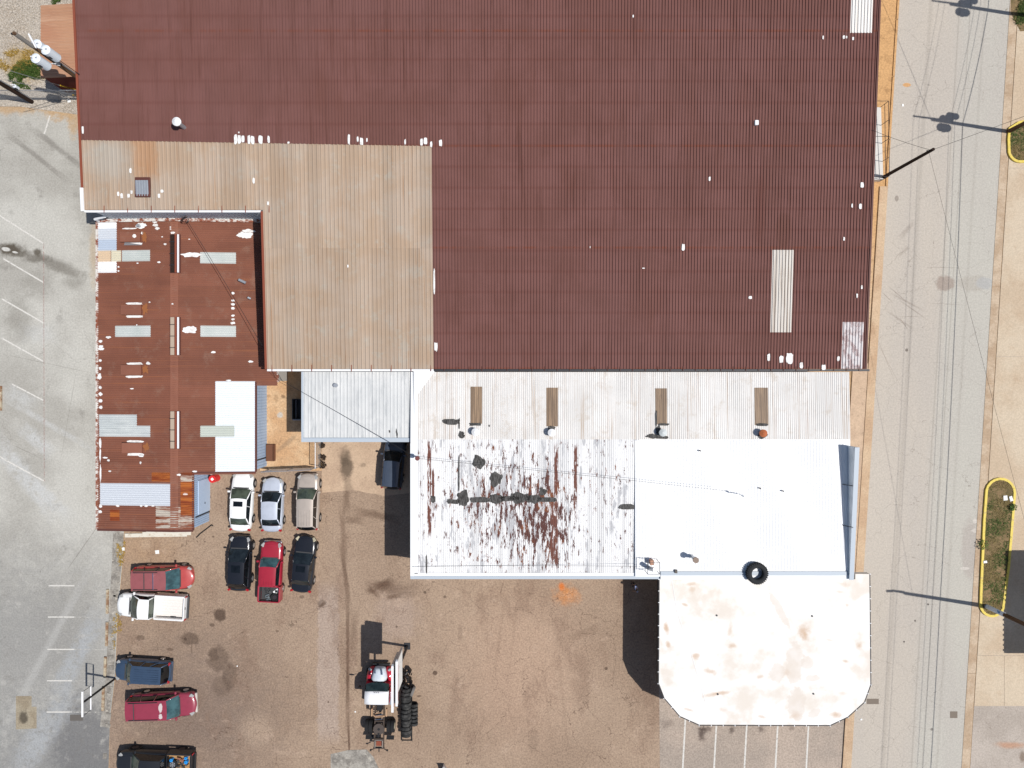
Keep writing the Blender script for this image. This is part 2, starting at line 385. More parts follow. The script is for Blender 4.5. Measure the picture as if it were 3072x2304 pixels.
n = N('gutter_concrete'); c = n.mix(n.ss(n.noise(.6, 5, .7), .38, .62), C(210, 188, 162), C(190, 164, 136)); n.color(speckle(n, c, .14)); M_GUT = n.m
n = N('tan_slab')
c = n.mix(n.ss(n.noise(.22, 5, .6), .38, .62), C(217, 199, 174), C(207, 185, 158))
c = n.mix(n.math('MULTIPLY', n.ss(n.noise(.9, 5, .7, off=(3, 1, 0)), .55, .72), .35), c, C(186, 156, 126))
n.color(speckle(n, c, .12, 24)); M_SLAB = n.m
n = N('far_grey_asphalt')
c = n.mix(n.ss(n.noise(.3, 5, .6), .38, .62), C(196, 184, 172), C(182, 170, 158))
x, y = px2(3030, 2235); c = n.mix(n.math('MULTIPLY', n.spot(x, y, 1.8, .4, 0, .8), .8), c, C(196, 150, 120))
x, y = px2(3068, 2270); c = n.mix(n.math('MULTIPLY', n.spot(x, y, .5, .6, 0, .7), .7), c, C(120, 98, 80))
c = cracks(n, c, C(140, 126, 114), .8, .012, .6, .4, .55, 5)
n.color(speckle(n, c, .16, 24)); M_FARG = n.m
n = N('gravel')
c = n.mix(n.ss(n.noise(.4, 5, .65), .38, .62), C(186, 174, 158), C(164, 148, 128))
c = n.mix(n.ss(n.noise(16, 3, .8), .42, .62), c, C(205, 197, 186))
x, y = px2(90, 190); c = n.mix(n.math('MULTIPLY', n.spot(x, y, 3, 1.9, 0, .7, 1.3), .75), c, C(176, 146, 84))
n.color(speckle(n, c, .45, 14)); M_GRAVEL = n.m
n = N('broken_kerb')
c = n.mix(n.ss(n.noise(1.2, 5, .7), .4, .62), C(176, 170, 160), C(140, 134, 126))
c = n.mix(n.ss(n.noise(2.2, 5, .8, off=(4, 1, 0)), .55, .68), c, C(206, 198, 184))
n.color(speckle(n, c, .2, 24)); M_KERB = n.m
n = N('worn_white_paint', .7)
n.color(speckle(n, C(228, 224, 216), .1, 20)).alpha(n.ss(n.noise(4, 5, .8), .66, .54, .45, 1.0)); M_LINE = n.m
n = N('faded_white_paint', .7)
n.color(C(222, 218, 210)).alpha(n.ss(n.noise(4, 5, .8), .56, .42, 0, .75)); M_LINE_F = n.m
n = N('yellow_kerb_paint', .6)
c = n.mix(n.ss(n.noise(2.5, 5, .75), .54, .66), C(240, 214, 96), C(206, 178, 110)); n.color(c); M_YEL = n.m
n = N('soil')
c = n.mix(n.ss(n.noise(1.1, 5, .7), .4, .6), C(142, 118, 84), C(112, 98, 62))
n.color(speckle(n, c, .35, 16)); M_SOIL = n.m
n = N('grass_blade', .7, .2)
c = n.mix(n.ss(n.noise(.55, 4, .6), .44, .58), C(92, 112, 58), C(158, 138, 92)); n.color(c); M_GRASS = n.m
n = N('weed_leaf', .7, .2, color=C(86, 112, 52)); M_WEED = n.m
n = N('dry_weed', .8, .1, color=C(190, 158, 84)); M_DRYW = n.m

# ------------------------------------------------------------------ the ground
def st(o): o['kind'] = 'structure'; return o
g = mk('ground', [(-400, -400, 0), (400, -400, 0), (400, 400, 0), (-400, 400, 0)], [(0, 1, 2, 3)], M_EARTH); st(g)
lot = sheet('parking_lot', [(-500, 318), (60, 322), (250, 345), (420, 345), (420, 1580), (372, 1590), (366, 1700), (352, 1860), (345, 2030), (330, 2160), (326, 2304), (322, 2900), (-500, 2900)], .006, M_LOT, kind='structure')
yard = sheet('yard_asphalt', [(400, 1400), (400, 1560), (374, 1600), (366, 1720), (354, 1860), (347, 2030), (331, 2160), (328, 2304), (320, 2900), (1990, 2900), (1985, 1680), (1240, 1680), (1240, 1460), (966, 1330), (780, 1395)], .012, M_BROWN, kind='structure')
sheet('stall_asphalt', [(1977, 2030), (2600, 2030), (2555, 2150), (2528, 2304), (2500, 2700), (1985, 2900)], .018, M_GREY, kind='structure')
sheet('driveway_pad', [(966, 1200), (1240, 1200), (1240, 1478), (1150, 1488), (1060, 1470), (966, 1478)], .018, M_PAD, kind='structure')
sheet('side_yard', [(780, 1080), (960, 1080), (966, 1412), (780, 1412)], .018, M_DIRT, kind='structure')
sheet('gravel_patch', [(-500, -500), (330, -500), (330, 345), (240, 345), (60, 320), (-500, 316)], .012, M_GRAVEL, kind='structure')
n = N('dusty_patch'); c = n.mix(n.ss(n.noise(.9, 5, .7), .4, .62), C(172, 160, 138), C(156, 142, 120)); x, y = px2(72, 2152); c = n.mix(n.math('MULTIPLY', n.spot(x, y, .5, .75, 0, .6, 1.2), .85), c, C(84, 76, 64)); n.color(speckle(n, c, .2)); M_PATCHC = n.m
# concrete patch in the yard, and the square patch in the lot
sheet('concrete_patch', [(992, 2262), (1045, 2250), (1100, 2248), (1120, 2270), (1136, 2304), (1150, 2340), (992, 2340)], .018, M_KERB, yard)
sheet('concrete_patch', [(48, 2088), (95, 2088), (95, 2120), (110, 2120), (110, 2185), (48, 2188)], .012, M_PATCHC, lot)
sheet('drain_cover', [(210, 2144), (249, 2144), (249, 2162), (210, 2162)], .012, N('rusty_grate', .8, .3, color=C(110, 104, 98)).m, lot)
def kerbx(y): return 2697 - y * 146 / 2304
def kerb2(y): return 3030 - y * 146 / 2304
Y0, Y1 = -900, 3200
sheet('road', [(kerbx(Y0), Y0), (kerb2(Y0), Y0), (kerb2(Y1), Y1), (kerbx(Y1), Y1)], .008, M_ROAD, kind='structure')
sheet('dirt_verge', [(2560, -900), (kerbx(-900) - 3, -900), (kerbx(1150) - 3, 1150), (2560, 1150)], .024, M_ODIRT, kind='structure')
# west kerb and sidewalk strip (a real step)
def ribbon(bm, x0, x1, ya, yb, z0, z1):
    poly = [P(x0(ya), ya)[:2], P(x1(ya), ya)[:2], P(x1(yb), yb)[:2], P(x0(yb), yb)[:2]]
    prism(bm, poly, z0, z1)
side = bmesh.new(); ribbon(side, lambda y: kerbx(y) - 24, kerbx, 560, 1728, 0, .13)
sw = st(mkbm('sidewalk', side, M_TAN))
side = bmesh.new(); ribbon(side, lambda y: kerbx(y) - 70, lambda y: kerbx(y) - 25, 1090, 1724, 0, .09)
st(mkbm('pavement', side, M_PAD))
side = bmesh.new(); ribbon(side, lambda y: kerbx(y) - 26, kerbx, 2120, 2900, 0, .13)
st(mkbm('sidewalk', side, M_TAN))
for a, b in ((-300, 60), (60, 230), (230, 420), (420, 560)):
    k = bmesh.new(); ribbon(k, lambda y: kerbx(y) - 6, kerbx, a + 1, b - 1, 0, .1)
    o = st(mkbm('kerb', k, M_ODIRT))
# east gutter pan, in poured lengths
for i, (a, b) in enumerate(zip(range(-300, 2900, 290), range(-10, 3190, 290))):
    k = bmesh.new(); ribbon(k, kerb2, lambda y: kerb2(y) + 24, a + .4, b - .4, 0, .03)
    o = st(mkbm('gutter', k, M_GUT))
# the tan slabs east of the road
rows = [(-600, 92), (92, 505), (505, 1070), (1070, 1466), (1466, 1966), (1966, 2118)]
st(sheet('forecourt', [(kerb2(-600) + 26, -600), (4600, -600), (4600, 3200), (kerb2(3200) + 26, 3200)], .014, M_FARG))
for a, b in rows:
    xs = [None, 3012, 3400, 3800] if a > 1466 else [None, 3250, 3700]
    for i, x in enumerate(xs):
        x0a = kerb2(a) + 26 if x is None else x + .4; x0b = kerb2(b) + 26 if x is None else x + .4
        x1 = xs[i + 1] - .4 if i + 1 < len(xs) else 4300
        k = bmesh.new(); prism(k, [P(x0a, a + .5)[:2], P(x1, a + .5)[:2], P(x1, b - .5)[:2], P(x0b, b - .5)[:2]], .008, .034)
        mkbm('slab', k, M_SLAB, bpy.data.objects['forecourt'])
# drain inlets in the road
M_GRATE = N('iron_grate', .7, .4, .3, C(128, 116, 104)).m
for a, b, c_, d in ((2600, 2096, 2636, 2112), (2850, 2134, 2872, 2154)):
    st(sheet('drain_inlet', [(a, b), (c_, b), (c_, d), (a, d)], .016, M_GRATE))
# broken kerb strip between lot and yard
bm = bmesh.new()
st(sheet('kerb_strip', [(340, 1600), (372, 1600), (362, 1720), (350, 1860), (342, 2030), (326, 2160), (322, 2180), (300, 2180), (318, 2030), (326, 1860), (334, 1720)], .011, M_KERB))
for i in range(24):
    if random.random() < .3: continue
    y = 1600 + i * 29 + random.uniform(-9, 9); xx = 362 - (y - 1600) * .06
    w = random.uniform(9, 17)
    bm_box(bm, P(xx + random.uniform(-2, 2) - 6, y, .03), (w / 36, random.uniform(.25, .8), .05), random.uniform(-.35, .35), .02)
o = mkbm('broken_kerb', bm, M_KERB); st(o)

# painted lines, children of the surface they lie on
def pline(parent, z, a, b, w=.1, mat=None):
    a = Vector(P(*a)); b = Vector(P(*b)); d = (b - a).normalized(); nn = Vector((-d.y, d.x, 0)) * w / 2
    vs = [a - nn, b - nn, b + nn, a + nn]
    return mk('painted_line', [(v.x, v.y, z) for v in vs], [(0, 1, 2, 3)], mat or M_LINE, parent)
for a, b in (((-40, 622), (130, 730)), ((10, 776), (130, 847)), ((7, 897), (133, 970)), ((5, 1014), (130, 1084)), ((36, 1152), (130, 1201)), ((-20, 1360), (132, 1443))):
    pline(lot, .0105, a, b, .115)
pline(lot, .0105, (10, 1253), (72, 1292), .1, M_LINE_F)
for y, x0, x1 in ((1757, 146, 320), (1851, 144, 322), (1948, 142, 325), (2042, 141, 312), (2136, 140, 310)):
    pline(lot, .0105, (x0, y), ((x0 + x1) / 2 - 10, y), .1); pline(lot, .0105, ((x0 + x1) / 2 - 9, y), (x1, y + 1), .085, M_LINE_F)
pline(lot, .0105, (150, 347), (133, 402), .13)
M_PINK = N('faded_red_paint', .8); n = M_PINK; n.color(C(206, 160, 152)).alpha(n.ss(n.noise(3, 5, .8), .6, .45, 0, .5))
pline(lot, .0105, (131, 730), (133, 1443), .06, n.m)
for (x, xb) in ((2056, 2047), (2150, 2141), (2241, 2232), (2334, 2325), (2426, 2418)):
    pline(bpy.data.objects['stall_asphalt'], .023, (x + 2, 2120), (xb - 6, 2430), .135)

# concrete parking blocks
M_BLOCK = N('weathered_concrete'); n = M_BLOCK
n.color(speckle(n, n.mix(n.ss(n.noise(2, 5, .7), .4, .62), C(200, 186, 160), C(150, 112, 84)), .2, 20)); M_BLOCK = n.m
def block(x, ya, yb, label):
    a = Vector(P(x + (2 if ya > 1700 else 0), ya)); b = Vector(P(x, yb)); l = (b - a).length
    bm = bmesh.new(); bm_box(bm, (0, 0, .075), (l, .2, .15), 0, .035, seg=2)
    o = mkbm('parking_block', bm, M_BLOCK); o.location = ((a.x + b.x) / 2, (a.y + b.y) / 2, .008)
    o.rotation_euler = (0, 0, math.atan2(b.y - a.y, b.x - a.x))
    tag(o, label, 'parking block', 'concrete parking blocks along the lot edge')
    bm = bmesh.new()
    for s in (-.36, .36): bm_cyl(bm, (s * l, 0, .13), (s * l, 0, .165), .025, seg=8)
    mkbm('anchor_pin', bm, M_GRATE, o, True)
block(323, 1767, 1840, 'rust-stained concrete parking block by the front of the white pickup')
block(321, 1865, 1937, 'crumbling brown concrete parking block below the white pickup\'s stall')
block(316, 1969, 2032, 'pale clean concrete parking block crossed by the sign post\'s shadow')
block(310, 2058, 2131, 'tan concrete parking block beneath the empty white sign frame')
block(4, 1158, 1232, 'concrete parking block among the slanted stall lines')
# ------------------------------------------------------------------ metal roofing materials
def sheetmetal(name, base, alt, streak=None, sk=(.5, .7), sfreq=(6, .12, 1), var=.12, rough=.6, dirt=None, spec=.3):
    n = N(name, rough, spec)
    c = n.mix(n.ss(n.noise(.35, 4, .6), .35, .65), base, alt)
    if streak: c = n.mix(n.ss(n.noise(1, 4, .7, sfreq), *sk), c, streak)
    if dirt: c = n.mix(n.math('MULTIPLY', n.ss(n.noise(.8, 5, .75, off=(5, 5, 0)), .52, .7), .6), c, dirt)
    f = n.ss(n.rand(), 0, 1, 1 - var, 1 + var * .6)
    cc = n.new('ShaderNodeCombineColor')
    for i in range(3): n.put(cc.inputs[i], f)
    v = n.mix(1.0, c, cc.outputs[0], 'MULTIPLY')
    n.col = v; n.color(v); return n
n = sheetmetal('maroon_roofing', C(131, 91, 85), C(124, 85, 78), C(112, 75, 68), (.52, .72), (3, .1, 1), .025, .7, None, .12)
sep = n.new('ShaderNodeSeparateXYZ'); n.put(sep.inputs[0], n.pos)
w = n.math('FRACT', n.math('DIVIDE', sep.outputs[1], 1.53))            # screw lines over the purlins
line = n.ss(n.math('ABSOLUTE', n.math('SUBTRACT', w, .5)), .13, .0)
c = n.mix(n.math('MULTIPLY', line, .34), n.col, C(112, 68, 60))
c = n.mix(n.math('MULTIPLY', n.ss(n.noise(.5, 4, .7, (1, .25, 1), (3, 0, 0)), .54, .72), .25), c, C(116, 74, 62))
c = n.mix(n.math('MULTIPLY', n.ss(n.noise(.09, 4, .6, off=(30, 4, 0)), .45, .62), .2), c, C(124, 90, 86))
for py_ in (1107, 745, 440, 95):
    yy_ = PL(1500, py_, 5.2156, .0747)[1]; c = n.mix(n.math('MULTIPLY', n.ss(n.math('ABSOLUTE', n.math('SUBTRACT', sep.outputs[1], yy_ + .05)), .14, 0), n.ss(n.noise(1.2, 4, .7, (1, .1, 1)), .4, .6, .15, .7)), c, C(132, 76, 58))
x0, y0, _ = PL(2280, 640, 5.21, .0747)
c = n.mix(n.math('MULTIPLY', n.spot(x0, y0, .5, 3.4, 0, .6, .6), .5), c, C(112, 70, 62))
x0, y0, _ = PL(2350, 690, 5.21, .0747)
c = n.mix(n.math('MULTIPLY', n.spot(x0, y0, .7, 1.6, 0, .3, .6), .5), c, C(112, 74, 64))
n.color(c); M_MAROON = n.m
n = sheetmetal('tan_roofing', C(191, 171, 152), C(187, 162, 138), C(170, 134, 104), (.54, .74), (7, .09, 1), .09, .55, C(188, 180, 166))
x0, y0, _ = PL(435, 465, 5.21, .0747)
c = n.mix(n.math('MULTIPLY', n.band(x0, y0, 2.1, 1.15, R(90), .5), .42), n.col, C(192, 130, 72))
x0, y0, _ = PL(320, 480, 5.21, .0747)
c = n.mix(n.math('MULTIPLY', n.spot(x0, y0, 2.2, 2.5, 0, .8), .55), c, C(186, 182, 172))
n.color(c); M_TANR = n.m
M_SALMON = sheetmetal('salmon_roofing', C(206, 158, 126), C(198, 146, 116), C(214, 172, 142), (.5, .7), (.2, 2, 1), .06).m
M_RUSTBROWN = sheetmetal('red_brown_roofing', C(153, 99, 79), C(142, 91, 73), C(162, 104, 76), (.54, .7), (.12, 6, 1), .08, .65, C(160, 122, 104)).m
n = N('skylight_fibreglass', .45, .4); c = n.mix(n.ss(n.noise(.6, 4), .35, .65), C(212, 218, 213), C(222, 226, 222)); n.color(c); M_SKYL = n.m
n = N('yellowed_fibreglass', .45, .4, color=C(240, 214, 182)); M_SKYC = n.m
n = N('cream_fibreglass', .45, .4, color=C(240, 232, 206)); M_SKYC2 = n.m
n = N('brown_fibreglass', .55, .3); c = n.mix(n.ss(n.noise(1, 4, .7, (7, .25, 1)), .42, .62), C(138, 116, 96), C(180, 152, 124)); n.color(c); M_SKYB = n.m
n = N('white_sheet', .5, .3); c = n.mix(n.ss(n.noise(.5, 4), .4, .66), (.80, .80, .80, 1), (.72, .72, .72, 1)); n.color(c); M_WHITE = n.m
n = N('brilliant_white_coating', .5, .3); c = n.mix(n.ss(n.noise(.5, 4), .4, .66), (.80, .80, .80, 1), (.76, .76, .755, 1)); c = n.mix(n.math('MULTIPLY', n.ss(n.noise(1, 5, .7, (5, .15, 1)), .56, .72), .35), c, (.66, .65, .63, 1)); n.color(c); M_BRIGHT = n.m
M_BLUEW = N('pale_blue_sheet', .5, .3, color=C(206, 218, 234)).m
M_BLUEW2 = N('blue_white_sheet', .5, .3, color=C(228, 233, 240)).m
M_GALV = sheetmetal('grey_white_sheet', C(224, 228, 226), C(212, 218, 218), C(196, 202, 202), (.5, .7), (.3, 4, 1), .04, .5).m
M_BLUEWALL = sheetmetal('blue_wall_sheet', (.36, .46, .60, 1), (.33, .43, .57, 1), (.28, .37, .50, 1), (.5, .7), (.4, .4, 3), .05, .6).m
n = N('rust_streaked_sheet', .7, .2)
c = n.mix(n.ss(n.noise(.8, 5, .7, (.4, 3, 1)), .42, .58), C(150, 78, 46), C(214, 204, 190))
c = n.mix(n.ss(n.noise(1.4, 4, .7, (.25, 4, 1), (3, 3, 0)), .56, .68), c, C(108, 58, 40)); n.color(c); M_RUSTY = n.m
n = N('orange_rust_sheet', .75, .2)
c = n.mix(n.ss(n.noise(.9, 5, .7, (.4, 3, 1)), .4, .62), C(150, 74, 44), C(196, 116, 58)); n.color(c); M_ORUST = n.m
# annex and workshop roofs
n = sheetmetal('annex_roofing', C(232, 232, 230), C(222, 223, 222), C(206, 208, 208), (.5, .66), (2.4, .35, 1), .03, .55, C(208, 210, 210)); M_ANNEX = n.m
n = sheetmetal('stained_white_roofing', C(247, 244, 240), C(238, 235, 231), C(202, 182, 162), (.52, .74), (5.5, .10, 1), .03, .6, C(218, 206, 192))
sep = n.new('ShaderNodeSeparateXYZ'); n.put(sep.inputs[0], n.pos)
c = n.mix(n.math('MULTIPLY', n.ss(n.noise(1.2, 4, .75, (9, .06, 1), (1, 4, 0)), .56, .68), .5), n.col, C(176, 136, 106))
n.color(c); M_STAIN = n.m
# peeling paint: white coat flaked off maroon primer and bare grey metal
n = N('peeling_white_roofing', .6, .25)
white = n.mix(n.ss(n.noise(1, 3, .6, (2.4, .05, 1)), .48, .6), (.70, .695, .69, 1), (.60, .595, .59, 1))
sx, sy, _ = P(1540, 1500, 5.2)
env = n.spot(sx - .3, sy - .6, 6.4, 6.8, 0, .95, .3)
sx2, sy2, _ = P(1650, 1560, 5.2); env2 = n.spot(sx2, sy2, 3.2, 6.5, 0, .9, .3)
f1 = n.noise(1.0, 7, .76, (4.6, 1.0, 1))
t = n.math('ADD', f1, n.math('ADD', n.math('MULTIPLY', env, .085), n.math('MULTIPLY', env2, .07)))
peel = n.ss(t, .592, .606)
grey = n.ss(n.math('ADD', n.noise(1.0, 5, .65, (2.2, .4, 1), (11, 3, 0)), n.math('MULTIPLY', env, .07)), .582, .61)
rust = n.mix(n.ss(n.noise(.7, 4, .6, off=(2, 7, 0)), .5, .62), C(100, 62, 56), C(138, 82, 54))
c = n.mix(grey, white, C(206, 206, 208)); c = n.mix(peel, c, rust)
for px_, a, b, w in ((1288, 1310, 1620, .16), (1300, 1400, 1560, .1), (1726, 1325, 1570, .14), (1668, 1320, 1720, .16), (1660, 1500, 1700, .25)):   # long bare seams
    xx, ya, _ = P(px_, a, 5.2); _, yb, _ = P(px_, b, 5.2)
    c = n.mix(n.math('MULTIPLY', n.band(xx, (ya + yb) / 2, abs(yb - ya) / 2, w, R(90), .2), n.ss(n.noise(2, 4, .7, (3, .5, 1), (8, 8, 0)), .42, .5)), c, C(122, 76, 64))
n.color(c); M_PEEL = n.m
n = N('tar_patch', .8, .2); c = n.mix(n.ss(n.noise(5, 4, .7, (3, .6, 1)), .4, .6), C(62, 60, 58), C(104, 102, 100)); n.color(c); M_TAR = n.m
n = N('sealant_white', .6, .2); n.color(n.mix(n.ss(n.noise(3, 4, .7), .45, .7), (.76, .75, .73, 1), (.55, .52, .49, 1))); M_SEAL = n.m
n = N('canopy_coating', .6, .25)
c = n.mix(n.ss(n.noise(.4, 5, .6), .42, .66), (.76, .745, .72, 1), C(240, 230, 218))
CZ = 3.85
for sx, sy, rx, ry, k in ((2072, 1752, .6, .16, .7), (2076, 1765, .25, .3, .45), (1999, 1885, .22, .45, .8), (2004, 1932, .2, .35, .7), (2085, 1968, .4, .25, .7), (2195, 1938, .35, .2, .6), (2133, 2015, .5, .2, .6), (2282, 2030, .35, .16, .6), (2148, 2082, 1.1, .16, .7), (2360, 2018, .35, .22, .45), (2410, 1893, .5, .45, .75), (2414, 1912, .3, .3, .5),
                          (2386, 2147, .5, .28, .7), (2508, 2144, .55, .25, .75), (2578, 1938, .3, .35, .6), (2537, 1984, .3, .12, .6), (2068, 2130, .4, .1, .5), (2285, 2150, .4, .12, .5), (2527, 1752, .7, .2, .4), (2520, 1776, .5, .14, .4), (2540, 1815, .2, .15, .5), (2055, 1814, .3, .1, .6), (2190, 1890, .2, .6, .35), (2488, 1920, .4, .1, .4), (2530, 2080, .4, .14, .3), (2168, 2130, .5, .2, .4)):
    x, y, _ = P(sx, sy, CZ); rx *= 1.4; ry *= 1.55; c = n.mix(n.math('MULTIPLY', n.spot(x, y, rx, ry, random.uniform(-.3, .3), .95, 1.3), k * .85), c, C(200, 154, 104))
for sx, sy, rx, ry, an in ((2338, 1830, 2.3, .3, -62), (2385, 1990, .75, 1.9, 0), (2390, 2110, .75, 1.6, 0), (2420, 1990, .6, .6, 0), (2332, 2020, .7, .8, 0), (2440, 2035, .7, .3, 0), (2440, 2140, .6, .35, 30)):
    x, y, _ = P(sx, sy, CZ); c = n.mix(n.math('MULTIPLY', n.spot(x, y, rx, ry, R(an), .25, 1.6), .55), c, C(232, 219, 206))
n.color(c); M_CANOPY = n.m
M_FASCIA_W = N('white_trim', .5, .3, color=(.74, .75, .76, 1)).m
M_FASCIA_B = N('blue_grey_trim', .5, .3, color=C(196, 206, 216)).m
M_MAROONTRIM = N('maroon_trim', .6, .3, color=C(104, 62, 54)).m
M_RUSTTRIM = N('rusty_red_trim', .7, .2, color=C(150, 82, 62)).m
M_DARK = N('dark_metal', .55, .4, .3, color=(.03, .03, .035, 1)).m
M_BLACK = N('black_paint', .5, .4, color=(.012, .012, .013, 1)).m
M_STEEL = N('galvanised_steel', .4, .5, .6, color=(.45, .47, .5, 1)).m
M_WALLW = N('pale_wall_sheet', .6, .25, color=(.70, .76, .77, 1)).m
M_WALLD = N('painted_block_wall', .8, .2, color=(.45, .42, .38, 1)).m
M_RUSTV = N('rusty_vent', .75, .2, color=C(190, 110, 70)).m
n = N('wood_pole', .9, .15); c = n.mix(n.ss(n.noise(1, 5, .7, (14, 14, .6)), .4, .62), C(118, 92, 70), C(82, 62, 48)); n.color(c); M_POLE = n.m
n = N('dark_wood_pole', .9, .15); c = n.mix(n.ss(n.noise(1, 5, .7, (14, 14, .6)), .4, .62), C(64, 48, 40), C(44, 34, 30)); n.color(c); M_POLED = n.m

# ------------------------------------------------------------------ the big warehouse
MA, MB = 5.2156, .0747                       # roof plane z = MA + MB*Y
def zmain(x, y): return MA + MB * y
XW, XE = -31.78, 26.68
YS = PL(1500, 1107, MA, MB)[1]               # south eave
YC = PL(500, 630, MA, MB)[1]                 # eave of the cut-out corner
XC = -18.52                                  # east side of the cut-out
YN = 34.0
wh = empty('warehouse', (0, 18, 0))
tag(wh, 'huge warehouse with maroon ribbed metal roof and a tan-roofed corner', 'warehouse')
bm = bmesh.new(); ov = .12
poly = [(XC + ov, YS + ov), (XE - ov, YS + ov), (XE - ov, YN + 12), (XW + ov, YN + 12), (XW + ov, YC + ov), (XC + ov, YC + ov)]
prism(bm, poly, 0, lambda x, y: (zmain(x, y) if y < YN else zmain(x, YN) - (y - YN) * MB) - .14)
mkbm('wall', bm, M_WALLD, wh)
# deck under the ribbed sheets
poly = [(XC, YS), (XE, YS), (XE, YN), (XW, YN), (XW, YC), (XC, YC)]
bm = bmesh.new()
lo = [bm.verts.new((x, y, zmain(x, y) - .10)) for x, y in poly]; hi = [bm.verts.new((x, y, zmain(x, y) - .012)) for x, y in poly]
for i in range(6): bm.faces.new((lo[i], lo[(i + 1) % 6], hi[(i + 1) % 6], hi[i]))
bm.faces.new(hi); bm.faces.new(lo[::-1])
mroof = mkbm('roof', bm, M_MAROONTRIM, wh)
bm = bmesh.new(); fs = [bm.verts.new(v) for v in ((XW, YN, zmain(0, YN)), (XE, YN, zmain(0, YN)), (XE, YN + 12.2, zmain(0, YN) - .9), (XW, YN + 12.2, zmain(0, YN) - .9))]; bm.faces.new(fs)
mkbm('roof_slope', bm, M_MAROON, wh)
rowpx = [1107, 745, 440, 95]
rowY = [PL(1500, p, MA, MB)[1] for p in rowpx] + [YN]
COLW = (XE - XW) / 64
TX = -5.93                                    # east side of the tan area
tcol = 28; CW1 = (TX - XW) / 28; CW2 = (XE - TX) / 36
for r in range(4):
    ya, yb = rowY[r], rowY[r + 1]
    for i in range(64):
        w0 = CW1 if i < 28 else CW2; x0 = XW + i * CW1 if i < 28 else TX + (i - 28) * CW2; w = w0; a, b = ya, yb
        ytan = PL(1500, 421 + 18 * i / 28, MA, MB)[1]
        if i < 28 and r == 1: b = ytan - .1
        if i < 28 and r == 2: a = ytan
        if x0 + w0 <= XC + .05 and a < YC:
            if b <= YC + .1: continue
            a = YC
        elif x0 < XC and a < YC - .1:
            if b > YC + .1:
                me = rib_mesh('roof_panel', XC - x0, b - YC + .12, w0 / 3, .034, .05, MB, M_TANR, lap=.014); inst('roof_panel', me, (x0, YC, zmain(0, YC)), mroof)
            x0, w = XC, x0 + w0 - XC
        tan = i < tcol and r < 2
        mat = M_TANR if tan else M_MAROON
        pitch = w0 / 3 if tan else w0 / 4
        me = rib_mesh('roof_panel', w, b - a + (.12 if r < 3 else 0), pitch, .056 if not tan else .04, .045 if not tan else .05, MB, mat, lap=.014)
        inst('roof_panel', me, (x0, a, zmain(0, a)), mroof)
# edge trim of the roof
def edge(name, a, b, w, h, mat, parent, drop=0):
    a = Vector(a); b = Vector(b); d = b - a; c_ = (a + b) / 2
    bm = bmesh.new()
    m = Matrix.Translation(c_ + Vector((0, 0, drop))) @ d.to_track_quat('X', 'Z').to_matrix().to_4x4() @ Matrix.Diagonal((d.length, w, h, 1))
    bmesh.ops.create_cube(bm, size=1, matrix=m)
    return mkbm(name, bm, mat, parent)
z3 = lambda x, y: (x, y, zmain(x, y))
edge('edge_trim', z3(XW - .06, YC), z3(XW - .06, YN), .16, .14, M_RUSTTRIM, mroof)
edge('edge_trim', z3(XE + .05, YS), z3(XE + .05, YN), .12, .14, M_MAROONTRIM, mroof)
edge('edge_trim', z3(XC - .06, YS), z3(XC - .06, YC - .1), .15, .16, M_RUSTTRIM, mroof)
edge('gutter', z3(XW, YC - .09), z3(XC - .15, YC - .09), .15, .12, M_FASCIA_W, mroof, -.08)
edge('gutter', z3(XC, YS - .09), z3(TX, YS - .09), .15, .12, M_FASCIA_W, mroof, -.08)
edge('gutter', z3(TX + .05, YS - .09), z3(XE + .35, YS - .09), .15, .12, M_DARK, mroof, -.06)
edge('edge_trim', z3(XW - .08, YC - .1), z3(XW - .08, YC + 1.6), .22, .18, M_FASCIA_W, mroof, .03)
for i in range(8):
    x = XW + 1.5 + i * 1.75; box('gutter_strap', (x, YC + .06, zmain(0, YC) + .05), (.05, .5, .02), M_RUSTTRIM, mroof)
for i in range(9):
    x = XC + .4 + i * 1.5; box('gutter_strap', (x, YS + .06, zmain(0, YS) + .05), (.05, .5, .02), M_RUSTTRIM, mroof)
for i in range(34):
    x = TX + .8 + i * .95; box('gutter_strap', (x, YS + .03, zmain(0, YS) + .05), (.04, .34, .02), M_MAROONTRIM, mroof)
# the corrugated wall over the lower roof
bm = bmesh.new(); wy = YC + .1; x = XW + .2
wvs, wfs = [], []
L = XC - XW - .2; nr = int(L / .3)
prof = []
for i in range(nr):
    q = x + i * .3
    prof += [(q, 0), (q + .17, 0), (q + .2, -.05), (q + .27, -.05), (q + .3, 0)]
for z_ in (2.6, zmain(0, YC) - .1):
    wvs += [(a, wy + b, z_) for a, b in prof]
k = len(prof)
wfs = [(i, i + 1, k + i + 1, k + i) for i in range(k - 1)]
mk('wall_cladding', wvs, wfs, M_WALLW, wh)
